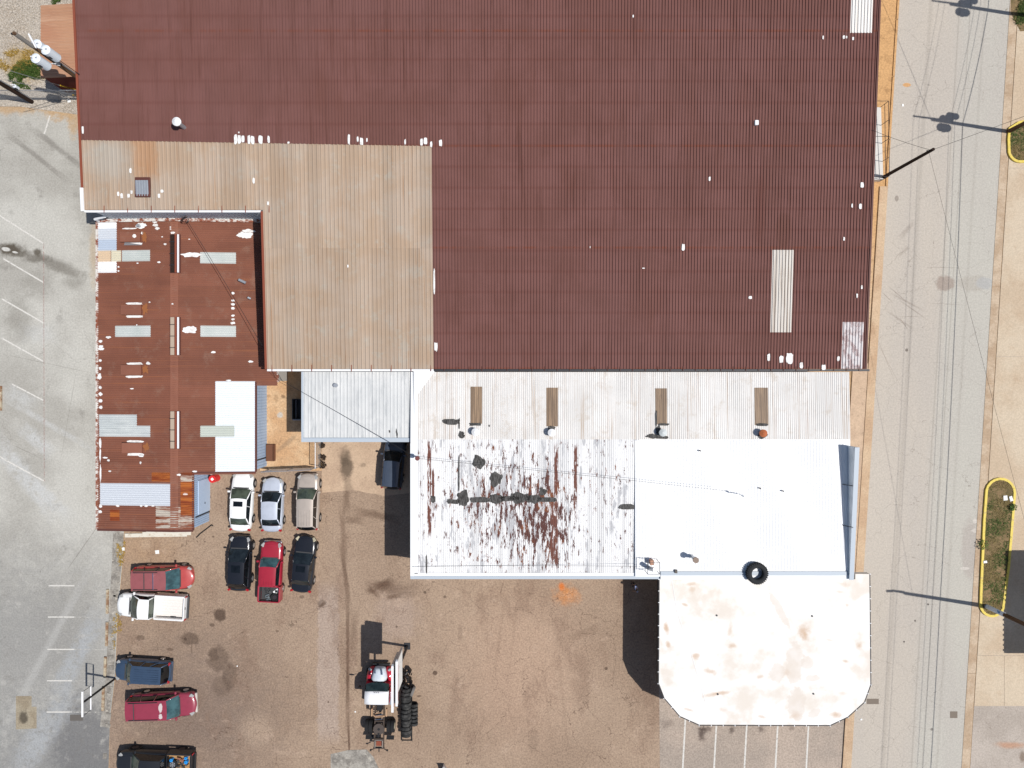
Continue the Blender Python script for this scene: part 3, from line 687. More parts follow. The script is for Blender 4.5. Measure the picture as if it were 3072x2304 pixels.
# white sealant strokes
zs = lambda x, y: zmain(x, y) + .074
def daub(px, py, w, h, seed=0, mat=None, vert=True, jag=.14):
    X, Y, Z = PL(px, py, MA, MB); s = FPX / (CAM_H - Z)
    blob('sealant_patch', X, Y, w / s / 2, h / s / 2, zs, mat or M_SEAL, mroof, 0, jag, 16, seed, vert)
for i, (x0, x1, y0, y1) in enumerate(((928, 946, 750, 800), (948, 966, 748, 795), (968, 985, 752, 790), (1002, 1018, 752, 795), (1020, 1040, 755, 797), (1062, 1085, 752, 795), (1112, 1125, 755, 790), (1555, 1568, 745, 797), (1605, 1615, 757, 785),
        (1622, 1640, 762, 803), (1657, 1665, 765, 785), (1868, 1877, 772, 800), (1955, 1970, 770, 805), (1975, 1995, 765, 800), (2010, 2022, 785, 815), (2060, 2077, 775, 810), (950, 958, 730, 738), (1222, 1234, 785, 795), (350, 362, 932, 958), (282, 294, 1062, 1084), (300, 314, 1072, 1097), (338, 352, 1072, 1094), (356, 368, 1054, 1072), (506, 520, 1072, 1095), (522, 537, 1050, 1066), (1030, 1042, 985, 1015), (1110, 1120, 1115, 1135), (1552, 1560, 1465, 1480))):
    daub(200 + (x0 + x1) / 2 / 1.843, (y0 + y1) / 2 / 1.843, (x1 - x0) / 1.843, (y1 - y0) / 1.843, i)
for i, (a, b, w, h) in enumerate(((1303, 845, 5, 74), (1308, 1040, 10, 26), (2305, 1072, 8, 20), (2343, 1078, 12, 20), (2368, 1075, 20, 30), (2403, 1096, 10, 18), (2470, 1102, 12, 16), (2049, 742, 9, 21), (2128, 537, 5, 12), (2585, 556, 10, 16), (2580, 620, 9, 14), (2555, 618, 4, 12), (2531, 717, 5, 10), (2584, 862, 5, 12), (2570, 887, 5, 12), (2514, 1076, 7, 14), (1899, 50, 4, 8), (2530, 113, 6, 10), (2538, 113, 5, 8), (2558, 117, 5, 10), (2468, 114, 4, 10), (250, 390, 6, 22), (2250, 893, 10, 8), (1930, 805, 8, 3), (1770, 742, 2, 6))):
    daub(a, b, w, h, 40 + i)
# replacement sheets
def patch(px0, px1, py0, py1, mat, parent, lift=.016, skewpx=0):
    Xa, Ya, Za = PL((px0 + px1) / 2, py1, MA, MB); Xb, Yb, Zb = PL((px0 + px1) / 2, py0, MA, MB)
    sa = FPX / (CAM_H - Za); w = (px1 - px0) / sa; X0 = (px0 - 1536) / sa; g_ = CW2 / 4
    X0 = TX + round((X0 - TX) / g_) * g_; w = round(w / g_) * g_
    me = rib_mesh('patch_panel', w, Yb - Ya, CW2 / 4, .056, .045, MB, mat)
    return inst('patch_panel', me, (X0, Ya, zmain(0, Ya) + lift), parent)
n = N('white_patch_sheet', .5, .3); c = n.mix(n.ss(n.noise(1, 4, .7, (7, .1, 1)), .56, .68), C(246, 242, 236), C(214, 186, 160)); n.color(c); M_PATCHW = n.m
n = N('weathered_patch_sheet', .5, .3); c = n.mix(n.ss(n.noise(1, 4, .7, (8, .1, 1)), .46, .62), C(220, 214, 206), C(176, 158, 142)); n.color(c); M_PATCHG = n.m
n = N('smeared_patch', .5, .3); c = n.mix(n.ss(n.noise(1.3, 5, .75, (2, 1, 1)), .46, .6), C(214, 208, 208), C(160, 132, 132)); n.color(c); M_PATCHS = n.m
patch(2549, 2612, -40, 99, M_PATCHW, mroof)
patch(2307, 2369, 750, 997, M_PATCHG, mroof)
patch(2524, 2587, 966, 1106, M_PATCHS, mroof)
# roof vent pipes
def ventpipe(px, py, z, parent, r=.16, h=.9, mat=None, cap=True, name='vent_pipe'):
    X, Y, _ = (PL(px, py, MA, MB) if z is None else P(px, py, z)); Z = zmain(X, Y) if z is None else z
    p = cyl(name, (X, Y, Z), (X, Y, Z + h), r * .7, M_STEEL, parent)
    bm = bmesh.new(); bm_cyl(bm, (X, Y, Z + h), (X, Y, Z + h + .1), r * 1.45, r * 1.45, 16); bm_cyl(bm, (X, Y, Z + h + .1), (X, Y, Z + h + .26), r * 1.45, r * .25, 16)
    mkbm('vent_cap', bm, mat or M_WHITE, p if parent is not None and parent.parent is None else parent)
ventpipe(553, 383, None, mroof, .22, 1.1)
X, Y, Z = PL(2268, 370, MA, MB); box('roof_hatch', (X, Y, Z + .1), (.28, .36, .2), M_WHITE, mroof, bev=.03)
# rust-framed skylight on the tan roof
Xa, Ya, Za = PL(431, 563, MA, MB)
bm = bmesh.new(); bm_box(bm, (Xa, Ya, zmain(0, Ya) + .12), (1.12, 1.45, .18), 0, .03); o = mkbm('skylight_frame', bm, M_MAROONTRIM, mroof)
me = rib_mesh('skylight_sheet', .95, 1.15, .19, .03, .05, MB, M_STEEL); inst('skylight_sheet', me, (Xa - .475, Ya - .68, zmain(0, Ya) + .2), mroof)

# ------------------------------------------------------------------ the low red-brown building on the west
LX, RX, RZ, EZ = -32.83, -26.5, 3.3, 2.8
SLP = (RZ - EZ) / (RX - LX)
def zlow(x, y): return EZ + (x - LX) * SLP if x < RX else RZ - (x - RX) * SLP
YT, Y1_, Y2_, Y3_ = YC + .08, .15, -6.95, -11.52
X1_, X2_, X3_ = -18.62, -20.3, -25.1
low = empty('low_shed', (-26, 0, 0)); tag(low, 'long low building with red-brown corrugated roof patched with pale sheets', 'building')
outl = [(LX, Y3_), (X3_, Y3_), (X3_, Y2_), (X2_, Y2_), (X2_, Y1_), (X1_, Y1_), (X1_, YT), (LX, YT)]
bm = bmesh.new()
pp = [(LX + .1, Y3_ + .1), (RX, Y3_ + .1), (X3_ - .14, Y3_ + .1), (X3_ - .14, Y2_ + .12), (X2_ - .14, Y2_ + .12), (X2_ - .14, Y1_ + .1), (X1_ - .1, Y1_ + .1), (X1_ - .1, YT - .02), (RX, YT - .02), (LX + .1, YT - .02)]
prism(bm, pp, 0, lambda x, y: zlow(x, y) - .09)
mkbm('wall', bm, M_WALLD, low)
# two blue-clad east walls, ribbed
def cladding(x, ya, yb, z1, parent, mat, pitch=.24):
    vs, prof = [], []
    n_ = int((yb - ya) / pitch)
    for i in range(n_):
        q = ya + i * pitch; prof += [(q, 0), (q + pitch * .7, 0), (q + pitch * .78, .035), (q + pitch * .92, .035), (q + pitch, 0)]
    for z_ in (.02, z1): vs += [(x + d, q, z_) for q, d in prof]
    k = len(prof); fs = [(i, i + 1, k + i + 1, k + i) for i in range(k - 1)]
    return mk('wall_cladding', vs, fs, mat, parent)
cladding(X2_ - .13, Y2_ + .12, Y1_ + .05, zlow(X2_, 0) - .08, low, M_BLUEWALL)
cladding(X3_ - .13, Y3_ + .1, Y2_ + .1, zlow(X3_, 0) - .08, low, M_BLUEWALL, .17)
o = box('loading_door', (X3_ - .08, (Y3_ + Y2_) / 2 + .1, 1.05), (.06, 2.7, 2.1), N('pale_blue_door', .6, .3, color=(.42, .52, .66, 1)).m, low)
box('door_handle', (X3_ - .03, (Y3_ + Y2_) / 2 - .5, 1.0), (.04, .16, .05), M_DARK, o)
box('wall_band', (X2_ - .1, Y2_ + .85, 1.35), (.09, .09, 2.6), M_DARK, low); box('wall_band', (X3_ - .1, Y3_ + .9, 1.3), (.09, .09, 2.5), M_DARK, low)
bm = bmesh.new()
hi = []
def deck(polyxy, dz0, dz1, zf, name, mat, parent):
    bm = bmesh.new(); lo = [bm.verts.new((x, y, zf(x, y) + dz0)) for x, y in polyxy]; hi = [bm.verts.new((x, y, zf(x, y) + dz1)) for x, y in polyxy]
    k = len(polyxy)
    for i in range(k): bm.faces.new((lo[i], lo[(i + 1) % k], hi[(i + 1) % k], hi[i]))
    bm.faces.new(hi); bm.faces.new(lo[::-1]); return mkbm(name, bm, mat, parent)
lroof = deck([(RX, Y3_), (X3_, Y3_), (X3_, Y2_), (X2_, Y2_), (X2_, Y1_), (X1_, Y1_), (X1_, YT), (RX, YT)], -.07, -.012, zlow, 'roof', M_MAROONTRIM, low)
deck([(LX, Y3_), (RX, Y3_), (RX, YT), (LX, YT)], -.07, -.012, zlow, 'roof', M_MAROONTRIM, low)
rows_ = 28; rh = (YT - Y3_) / rows_
for i in range(rows_):
    y = Y3_ + i * rh
    me = rib_mesh('roof_panel', rh, RX - LX, rh / 5, .058, .04, SLP, M_RUSTBROWN, 'X', lap=.01)
    inst('roof_panel', me, (LX, y, zlow(LX, y)), lroof)
    ym = y + rh / 2
    xe = X1_ if ym > Y1_ else X2_ if ym > Y2_ else X3_
    me = rib_mesh('roof_panel', rh, xe - RX, rh / 5, .058, .04, -SLP, M_RUSTBROWN, 'X')
    inst('roof_panel', me, (RX, y, RZ), lroof)
edge('ridge_cap', (RX, Y3_, RZ + .03), (RX, YT, RZ + .03), .62, .02, M_RUSTBROWN, lroof)
n = N('mottled_edge_trim', .7, .2); c = n.mix(n.ss(n.noise(1.6, 5, .75, (1, 1.5, 1)), .44, .56), C(234, 228, 220), C(150, 88, 66)); n.color(c); M_MOTTLE = n.m
edge('edge_trim', (LX - .03, Y3_, EZ + .04), (LX - .03, YT, EZ + .04), .2, .05, M_MOTTLE, lroof)
edge('edge_trim', (LX, Y3_ - .02, zlow(LX, 0)), (RX, Y3_ - .02, RZ), .16, .14, M_MAROONTRIM, lroof)
edge('edge_trim', (RX, Y3_ - .02, RZ), (X3_, Y3_ - .02, zlow(X3_, 0)), .16, .14, M_MAROONTRIM, lroof)
edge('edge_trim', (X3_, Y2_ - .02, zlow(X3_, 0)), (X2_, Y2_ - .02, zlow(X2_, 0)), .16, .14, M_MAROONTRIM, lroof)
edge('edge_trim', (X3_ + .02, Y3_, zlow(X3_, 0)), (X3_ + .02, Y2_, zlow(X3_, 0)), .12, .14, M_MAROONTRIM, lroof)
edge('edge_trim', (X2_ + .02, Y2_, zlow(X2_, 0)), (X2_ + .02, Y1_, zlow(X2_, 0)), .12, .14, M_MAROONTRIM, lroof)
edge('edge_trim', (X1_ + .02, Y1_, zlow(X1_, 0)), (X1_ + .02, YS - .1, zlow(X1_, 0)), .14, .1, M_MOTTLE, lroof)
edge('edge_trim', (LX, YT - .1, 3.0), (RX, YT - .1, 3.46), .3, .05, M_MOTTLE, lroof); edge('edge_trim', (RX, YT - .1, 3.46), (X1_, YT - .1, 2.86), .3, .05, M_MOTTLE, lroof)
def lowpatch(px0, px1, py0, py1, mat, lift=.02, name='patch_panel'):
    zz = zlow(((px0 + px1) / 2 - 1536) / 38.0, 0); s = FPX / (CAM_H - zz)
    xa, xb = (px0 - 1536) / s, (px1 - 1536) / s; ya, yb = (1152 - py1) / s, (1152 - py0) / s
    xa = max(xa, LX + .02); g_ = rh / 5; ya = Y3_ + round((ya - Y3_) / g_) * g_; yb = Y3_ + round((yb - Y3_) / g_) * g_
    def half(a, b, sl):
        me = rib_mesh(name, yb - ya, b - a, rh / 5, .058, .04, sl, mat, 'X'); inst(name, me, (a, ya, zlow(a, 0) + lift), lroof)
    if xb <= RX or xa >= RX: half(xa, xb, SLP if xb <= RX else -SLP)
    else: half(xa, RX, SLP); half(RX, xb, -SLP)
lowpatch(293, 352, 656, 686, M_WHITE); lowpatch(293, 352, 686, 721, M_BLUEW2); lowpatch(293, 352, 721, 752, M_BLUEW)
lowpatch(293, 334, 752, 787, M_SKYC, .024, 'skylight_panel'); lowpatch(334, 365, 752, 787, M_SKYC2, .026, 'skylight_panel'); lowpatch(365, 453, 752, 787, M_SKYL, .024, 'skylight_panel')
lowpatch(293, 352, 787, 821, M_WHITE); lowpatch(603, 707, 754, 788, M_SKYL, .024, 'skylight_panel'); lowpatch(344, 455, 977, 1011, M_SKYL, .024, 'skylight_panel'); lowpatch(604, 707, 977, 1011, M_SKYL, .024, 'skylight_panel')
lowpatch(295, 414, 1246, 1279, M_GALV); lowpatch(295, 455, 1279, 1313, M_GALV); lowpatch(296, 516, 1448, 1516, M_BLUEW2, .024)
lowpatch(455, 512, 1418, 1447, M_ORUST); lowpatch(543, 582, 1418, 1447, M_RUSTY); lowpatch(543, 582, 1447, 1548, M_ORUST); lowpatch(467, 543, 1516, 1584, M_RUSTY); lowpatch(543, 582, 1548, 1584, M_RUSTY); lowpatch(330, 360, 1530, 1562, M_ORUST, .012)
# three newer white sheets and a skylight on the east slope
n = N('new_white_sheet', .5, .3, color=(.70, .74, .78, 1)); M_NEWW = n.m
for i in range(8):
    a = 1146 + i * 33.4; lowpatch(649, 764, a, a + 33.4, M_NEWW, .028)
lowpatch(604, 703, 1279, 1313, N('dull_fibreglass', .5, .3, color=C(212, 218, 208)).m, .05, 'skylight_panel')
zl_ = lambda x, y: zlow(x, y) + .072
def ldaub(px, py, w, h, seed=0, jag=.25, vert=False, mat=None, rot=0):
    X = (px - 1536) / 38.0; zz = zlow(X, 0); X, Y, _ = P(px, py, zz)
    blob('sealant_patch', X, Y, w / 76, h / 76, zl_, mat or M_SEAL, lroof, rot, jag, 16, seed, vert)
for i, (a, b, w, h) in enumerate(((425, 677, 30, 18), (390, 686, 46, 5), (466, 666, 16, 7), (468, 676, 17, 8), (474, 686, 14, 8), (428, 700, 8, 8), (520, 699, 14, 6), (574, 765, 58, 14), (571, 990, 44, 20), (737, 705, 44, 22), (745, 694, 40, 10), (497, 733, 9, 6), (478, 787, 11, 5), (414, 790, 6, 4),
        (700, 880, 9, 7), (700, 902, 10, 6), (700, 913, 12, 7), (700, 925, 12, 7), (700, 947, 10, 6), (700, 958, 10, 6), (699, 969, 14, 7), (327, 1012, 17, 7), (641, 1057, 14, 6), (753, 1085, 14, 6), (687, 1141, 14, 5), (446, 1090, 14, 8), (304, 1040, 14, 10), (305, 1047, 20, 8), (303, 1024, 12, 8), (302, 1082, 10, 8), (302, 1105, 8, 10), (300, 1130, 12, 18), (302, 1162, 10, 10), (303, 1182, 12, 10), (303, 1202, 12, 10), (304, 1222, 12, 10), (317, 1373, 14, 5), (327, 1381, 9, 6), (331, 1413, 9, 5), (397, 1166, 11, 4), (302, 1330, 8, 30), (302, 1365, 6, 40), (303, 1420, 6, 50), (303, 1518, 10, 10), (302, 1535, 10, 10), (557, 1482, 14, 6), (354, 1517, 12, 7), (425, 1517, 8, 6), (440, 1517, 12, 6), (460, 1517, 10, 5), (538, 1424, 12, 6), (585, 1414, 14, 5), (605, 1414, 0.1, .1), (425, 1367, 16, 8), (423, 1388, 6, 8), (412, 975, 4, 4), (450, 907, 6, 4), (519, 912, 6, 4), (357, 801, 6, 5), (357, 813, 6, 5), (488, 711, 6, 3), (569, 718, 6, 3), (592, 867, .1, .1), (513, 682, 5, 4), (513, 688, 5, 3))):
    ldaub(a, b, w, h, i)
M_RSTAIN = N('rust_stain', .8, .2, color=C(166, 106, 66)).m
# brown curb boxes
for cx, cy in ((394, 712), (397, 930), (397, 1110), (400, 1343)):
    X, Y, _ = P(cx, cy, 3.1); z = zlow(X, Y)
    bm = bmesh.new(); bm_box(bm, (X, Y, z + .16), (1.58, .80, .34), 0, .02); o = mkbm('roof_curb', bm, M_RUSTBROWN, lroof)
    for s, w in ((-1, 52), (1, 48)):
        if (cx, s) == (394, 1): continue
        ldaub(cx + 8, cy + (-19 if s > 0 else 20), w, 7, cx + s, .2, True)
    ldaub(cx + 40, cy - 2, 18, 26, cx, .5, mat=M_RSTAIN)
X, Y, _ = P(403, 708, 3.4); blob('sealant_patch', X, Y, .15, .15, lambda x, y: zlow(X, Y) + .345, M_SEAL, lroof, 0, .1)
o = box('curb_flap', (P(400, 730, 3.1)[0], P(400, 731, 3.1)[1], 3.1), (1.4, .28, .03), M_STEEL, lroof, rx=R(-25))
# ridge ventilators with open troughs
for ya, yb in ((703, 819), (951, 1066), (1233, 1346)):
    X, Y0_, _ = P(526, ya, 3.35); _, Y1v, _ = P(526, yb, 3.35); L_ = Y0_ - Y1v; ym = (Y0_ + Y1v) / 2
    v = box('ridge_vent', (X, ym, RZ + .05), (.82, L_, .1), M_MAROONTRIM, lroof)
    box('vent_board', (X - .19, ym, RZ + .13), (.3, L_ - .05, .05), N('bleached_board', .8, .2, color=C(196, 176, 156)).m if ya > 900 else M_POLED, lroof)
    box('vent_flashing', (X + .27, ym, RZ + .15), (.12, L_ - .05, .08), M_FASCIA_W, lroof); box('vent_flashing', (X + .08, ym, RZ + .14), (.13, L_ - .04, .1), M_RUSTTRIM, lroof)
    for t in (.2, .5, .8): box('vent_bracket', (X - .18, Y1v + L_ * t, RZ + .18), (.42, .05, .05), M_DARK, lroof)
def elbow(px, py, z, parent, l=.45, r=.1, ang=-25):
    X, Y, _ = P(px, py, z); d = Vector((math.cos(R(ang)), math.sin(R(ang)), 0)) * l
    bm = bmesh.new(); bm_cyl(bm, (X, Y, z - .3), (X, Y, z + .2), r); bm_cyl(bm, (X - d.x * .3, Y - d.y * .3, z + .2), (X + d.x, Y + d.y, z + .14), r * 1.1)
    mkbm('vent_elbow', bm, M_STEEL, parent)
elbow(724, 842, 3.1, lroof); elbow(748, 894, 3.0, lroof, .18, .08)
X, Y, _ = P(418, 678, 3.2); cyl('pipe_stub', (X, Y, 3.0), (X, Y, 3.45), .12, M_STEEL, lroof)
# downspout at the north-west corner
bm = bmesh.new(); bm_cyl(bm, P(284, 658, 3.6), P(315, 650, 4.0), .1, .1, 8); bm_cyl(bm, P(284, 658, 3.6), (P(284, 658, 3.6)[0], P(284, 658, 3.6)[1], 0), .08, .08, 8); mkbm('downspout', bm, M_FASCIA_W, low)
# small salmon-roofed lean-to beside the warehouse
sal = empty('lean_to', (-34, 24, 0)); tag(sal, 'small lean-to with salmon ribbed roof against the warehouse wall', 'shed')
a = P(127, 16, 3.0); b = P(116, 234, 3.0)
xs0 = -37.2; ysA, ysB = b[1], a[1]
zsal = lambda x, y: 3.0 + (x - xs0) * .1
bm = bmesh.new(); prism(bm, [(xs0 + .1, ysA + .1), (XW - .05, ysA + .1), (XW - .05, ysB - .1), (xs0 + .1, ysB - .1)], 0, lambda x, y: zsal(x, y) - .07)
mkbm('wall', bm, N('dark_red_wall', .8, .2, color=C(120, 54, 44)).m, sal)
sroof = deck([(xs0, ysA), (XW - .02, ysA), (XW - .02, ysB), (xs0, ysB)], -.06, -.01, zsal, 'roof', M_SALMON, sal)
nrow = 6; hh = (ysB - ysA) / nrow
for i in range(nrow):
    me = rib_mesh('roof_panel', hh, XW - .02 - xs0, hh / 4, .05, .05, .1, M_SALMON, 'X'); inst('roof_panel', me, (xs0, ysA + i * hh, 3.0), sroof)

# ------------------------------------------------------------------ annex with pale flat roof
an = empty('annex', (-10, -1, 0)); tag(an, 'flat annex with pale ribbed roof and grey-blue gutter trim', 'building')
AZ = 4.9; sA = FPX / (CAM_H - AZ)
ax0, ax1 = (905 - 1536) / sA, (1238 - 1536) / sA; ay0, ay1 = (1152 - 1325) / sA, YS - .2
zan = lambda x, y: AZ + (y - ay0) * .01
bm = bmesh.new(); prism(bm, [(ax0 + 3.2, ay0 + 1.2), (ax1, ay0 + 1.2), (ax1, ay1), (ax0 + 3.2, ay1)], 0, AZ - .12); mkbm('wall', bm, M_WALLD, an)
aroof = deck([(ax0, ay0), (ax1, ay0), (ax1, ay1), (ax0, ay1)], -.12, -.012, zan, 'roof', M_FASCIA_B, an)
nc = 10; cw = (ax1 - ax0 - .3) / nc
for i in range(nc):
    me = rib_mesh('roof_panel', cw, ay1 - ay0 - .32, cw / 3, .03, .05, .01, M_ANNEX); inst('roof_panel', me, (ax0 + .15 + i * cw, ay0 + .32, zan(0, ay0)), aroof)
edge('gutter', (ax0, ay0 + .13, AZ + .03), (ax1, ay0 + .13, AZ + .03), .3, .14, M_FASCIA_B, aroof)
edge('edge_trim', (ax0 + .07, ay0, AZ + .05), (ax0 + .07, ay1, AZ + .05), .13, .12, M_FASCIA_B, aroof)
for x in (ax0 + .25,):
    for y in (ay0 + .3, ay1 - .5): cyl('post', (x, y, 0), (x, y, AZ - .12), .07, M_STEEL, an, seg=8)
X, Y, _ = P(1009, 1156, AZ); cyl('vent_pipe', (X, Y, AZ), (X, Y, AZ + .3), .16, M_STEEL, aroof)
for (a, b, w, h) in ((1191, 1300, 4, 26), (1169, 1294, 4, 8)):
    X, Y, _ = P(a, b, AZ); blob('tar_patch', X, Y, w / 80, h / 80, lambda x, y: AZ + .06, M_TAR, aroof, .1, .4)

# ------------------------------------------------------------------ workshop with the long white roof
ws = empty('workshop', (9, -8, 0)); tag(ws, 'long workshop with white painted metal roof, flaking to rust on one half', 'building')
WZ = 5.2
wx0 = P(1232, 1700, WZ)[0]; wx1 = P(2549, 1200, WZ)[0]; wyN = YS - .22; wyR = P(0, 1318, WZ)[1]; wyS = P(0, 1736, WZ)[1]
def zws(x, y): return WZ + .1 - abs(y - wyR) * (.035 if y > wyR else .008)
bxw = P(1905, 1322, 5.3)[0]                       # west edge of the brilliant white part
bm = bmesh.new(); prism(bm, [(wx0 + .1, wyS + .1), (wx1 - .1, wyS + .1), (wx1 - .1, wyN), (wx0 + .1, wyN)], 0, WZ - .18); mkbm('wall', bm, M_WALLD, ws)
wroof = deck([(wx0, wyS), (wx1, wyS), (wx1, wyR), (wx0, wyR)], -.12, -.012, zws, 'roof', M_FASCIA_W, ws)
deck([(wx0, wyR), (wx1, wyR), (wx1, wyN), (wx0, wyN)], -.12, -.012, zws, 'roof', M_FASCIA_W, ws)
nc = nc37 = 37; cw = (wx1 - wx0 - .55) / nc
for i in range(nc):
    x = wx0 + .55 + i * cw
    me = rib_mesh('roof_panel', cw, wyN - wyR, cw / 6, .028, .04, -.035, M_STAIN); inst('roof_panel', me, (x, wyR, zws(0, wyR)), wroof)
    if x < bxw + .3:
        me = rib_mesh('roof_panel', cw, wyR - wyS - .45, cw / 6, .028, .04, .008, M_PEEL); inst('roof_panel', me, (x, wyS + .45, zws(0, wyS + .45)), wroof)
edge('edge_trim', (wx0 + .14, wyS, WZ + .06), (wx0 + .14, wyN - 5.4, WZ + .06), .3, .1, M_FASCIA_W, wroof)
edge('edge_trim', (wx0 + .42, wyS + .4, WZ + .05), (wx0 + .42, wyN, WZ + .05), .27, .05, M_WHITE, wroof)
edge('gutter', (wx0, wyS + .11, WZ + .06), (bxw + 2.4, wyS + .11, WZ + .06), .22, .12, M_FASCIA_B, wroof); edge('edge_trim', (wx0 + .3, wyS + .34, WZ + .05), (bxw + 2.4, wyS + .34, WZ + .05), .24, .05, M_WHITE, wroof)
# cricket in the corner next to the annex
tri = [P(1241, 1112, WZ), P(1305, 1112, WZ), P(1241, 1200, WZ)]
mk('cricket_panel', [(a, b, zws(a, b) + h) for (a, b, _), h in zip(tri, (.14, .05, .05))], [(0, 2, 1)], M_WHITE, wroof)
# brilliant white raised part with its parapet
BZ0, BZ1 = 5.34, 5.46
byN = P(0, 1321, BZ0)[1]; byS = P(0, 1722, BZ1)[1]; bxe = P(2548, 1400, 5.4)[0] - .1
zb = lambda x, y: BZ0 + (byN - y) / (byN - byS) * (BZ1 - BZ0)
sb = (BZ0 - BZ1) / (byN - byS)
broof = deck([(bxw, byS - .2), (bxe, byS - .2), (bxe, byN), (bxw, byN)], -.3, -.012, zb, 'raised_roof', M_FASCIA_W, ws)
nb = 18; cw = (bxe - bxw) / nb
for i in range(nb):
    ymid = P(0, 1502, 5.4)[1]
    for a_, b_ in ((byS + .28, ymid + .06), (ymid, byN)):
        me = rib_mesh('roof_panel', cw, b_ - a_, cw / 4, .028, .03, sb, M_BRIGHT, lap=.012); inst('roof_panel', me, (bxw + i * cw, a_, zb(0, a_)), broof)
edge('gutter', (bxw + 1.9, byS + .05, BZ1 + .0), (bxe + .1, byS + .05, BZ1 + .0), .3, .12, M_FASCIA_B, broof)
edge('edge_trim', (bxw + 1.9, byS - .26, BZ1 - .02), (bxe + .1, byS - .26, BZ1 - .02), .3, .1, M_WHITE, broof)
# parapet: level top, roof climbs to meet it
bm = bmesh.new(); pz = 6.5; pyN = P(0, 1340, 6.0)[1]
vs = []
for x in (bxe + .0, bxe + .24):
    vs += [bm.verts.new((x, byS - .35, 0)), bm.verts.new((x, pyN, 0)), bm.verts.new((x, pyN, pz)), bm.verts.new((x, byS - .35, BZ1 + .2))]
for q in ((0, 1, 2, 3), (7, 6, 5, 4), (0, 4, 5, 1), (1, 5, 6, 2), (2, 6, 7, 3), (3, 7, 4, 0)): bm.faces.new([vs[i] for i in q])
n = N('parapet_sheet', .55, .3); c = n.mix(n.ss(n.noise(1.2, 4, .6), .4, .66), (.62, .66, .70, 1), (.52, .56, .60, 1)); n.color(c)
par = mkbm('parapet', bm, n.m, ws)
edge('coping', (bxe + .12, byS - .38, BZ1 + .22), (bxe + .12, pyN, pz + .03), .34, .05, M_FASCIA_B, par)
for t in (.3, .62): cyl('brace', (bxe - .02, pyN + (byS - pyN) * t, pz - .3), (bxe - .4, pyN + (byS - pyN) * t, zb(0, pyN + (byS - pyN) * t)), .03, M_DARK, par, seg=6)
# brown skylights in the north slope
for a, b, c_, d in ((1411, 1444, 1160, 1271), (1640, 1673, 1163, 1279), (1968, 2002, 1165, 1273), (2266, 2303, 1163, 1275)):
    X0, Y0_, _ = P(a, d, WZ); X1, Y1v, _ = P(b, c_, WZ)
    g_ = (wx1 - wx0 - .55) / nc37 / 6; X0 = wx0 + .55 + round((X0 - wx0 - .55) / g_) * g_; w_ = round((X1 - X0) / g_) * g_
    me = rib_mesh('skylight_panel', w_, Y1v - Y0_, g_, .028, .04, -.035, M_SKYB); inst('skylight_panel', me, (X0, Y0_, zws(0, Y0_) + .012), wroof)
zt = lambda x, y: zws(x, y) + .06
def tar(px, py, w, h, seed, jag=.3, rect=False, mat=None):
    X, Y, _ = P(px, py, WZ); blob('tar_patch', X, Y, w / 79, h / 79, zt, mat or M_TAR, wroof, 0, jag, 22, seed, rect)
for i, (a, b, w, h, rect) in enumerate(((1438, 1386, 36, 40, 0), (1487, 1437, 36, 40, 0), (1390, 1492, 34, 48, 0), (1440, 1498, 60, 16, 1), (1490, 1496, 44, 30, 0), (1560, 1492, 62, 30, 0), (1528, 1495, 60, 14, 1), (1600, 1497, 50, 22, 0), (1640, 1498, 60, 12, 1), (1628, 1474, 24, 24, 0), (1377, 1424, 5, 100, 1), (1353, 1265, 52, 16, 1), (1386, 1305, 18, 20, 0), (1360, 1504, 36, 14, 1), (1880, 1520, 44, 16, 1), (1427, 1273, 34, 9, 1), (1280, 1692, 4, 56, 1), (1300, 1497, 14, 20, 1), (1378, 1270, 4, 30, 1), (1655, 1283, 22, 14, 0), (1968, 1255, 5, 50, 1), (1975, 1292, 18, 28, 0), (1955, 1308, 40, 12, 0), (1990, 1273, 30, 7, 1), (1985, 1312, 36, 8, 1), (2285, 1274, 34, 8, 1), (2286, 1306, 30, 16, 0), (1468, 1277, 4, 6, 1))):
    tar(a, b, w, h, i, .28 if not rect else .16, bool(rect))
for a, b, m in ((1426, 1296, M_WHITE), (1655, 1298, M_WHITE), (1989, 1298, M_GALV), (2290, 1300, M_RUSTV)):
    X, Y, _ = P(a, b, WZ + .6)
    v = cyl('roof_vent', (X, Y, WZ), (X, Y, WZ + .55), .2, M_STEEL, wroof)
    bm = bmesh.new(); bm_cyl(bm, (X, Y, WZ + .5), (X, Y, WZ + .66), .29, .29, 18); bm_cyl(bm, (X, Y, WZ + .66), (X, Y, WZ + .78), .29, .08, 18); mkbm('vent_cap', bm, m, wroof)
# chimney, stack with a square guard, small fittings on the white roof
X, Y, _ = P(2086, 1679, BZ1 + 1.0); cyl('chimney', (X, Y, BZ1 - .2), (X, Y, BZ1 + 1.05), .14, M_STEEL, broof)
bm = bmesh.new(); bm_cyl(bm, (X, Y, BZ1 + 1.05), (X, Y, BZ1 + 1.2), .22, .22, 16); mkbm('chimney_cap', bm, N('tan_cap', .6, .3, color=C(150, 130, 116)).m, broof)
X, Y, _ = P(1953, 1712, 5.9); st_z = WZ + .1
cyl('stack', (X, Y, st_z), (X + .12, Y + .3, st_z + 1.5), .16, M_STEEL, broof)
bm = bmesh.new(); bm_box(bm, (X + .05, Y + .62, st_z + .5), (.28, .36, .5), 0, .02); mkbm('stack_box', bm, N('pinkish_box', .7, .2, color=C(196, 150, 126)).m, broof)
bm = bmesh.new()
for dx, dy, sx_, sy_ in ((0, -.42, .9, .03), (0, .42, .9, .03), (-.44, 0, .03, .85), (.44, 0, .03, .85)): bm_box(bm, (X + .05 + dx, Y + .35 + dy, st_z + 1.3), (sx_, sy_, .03))
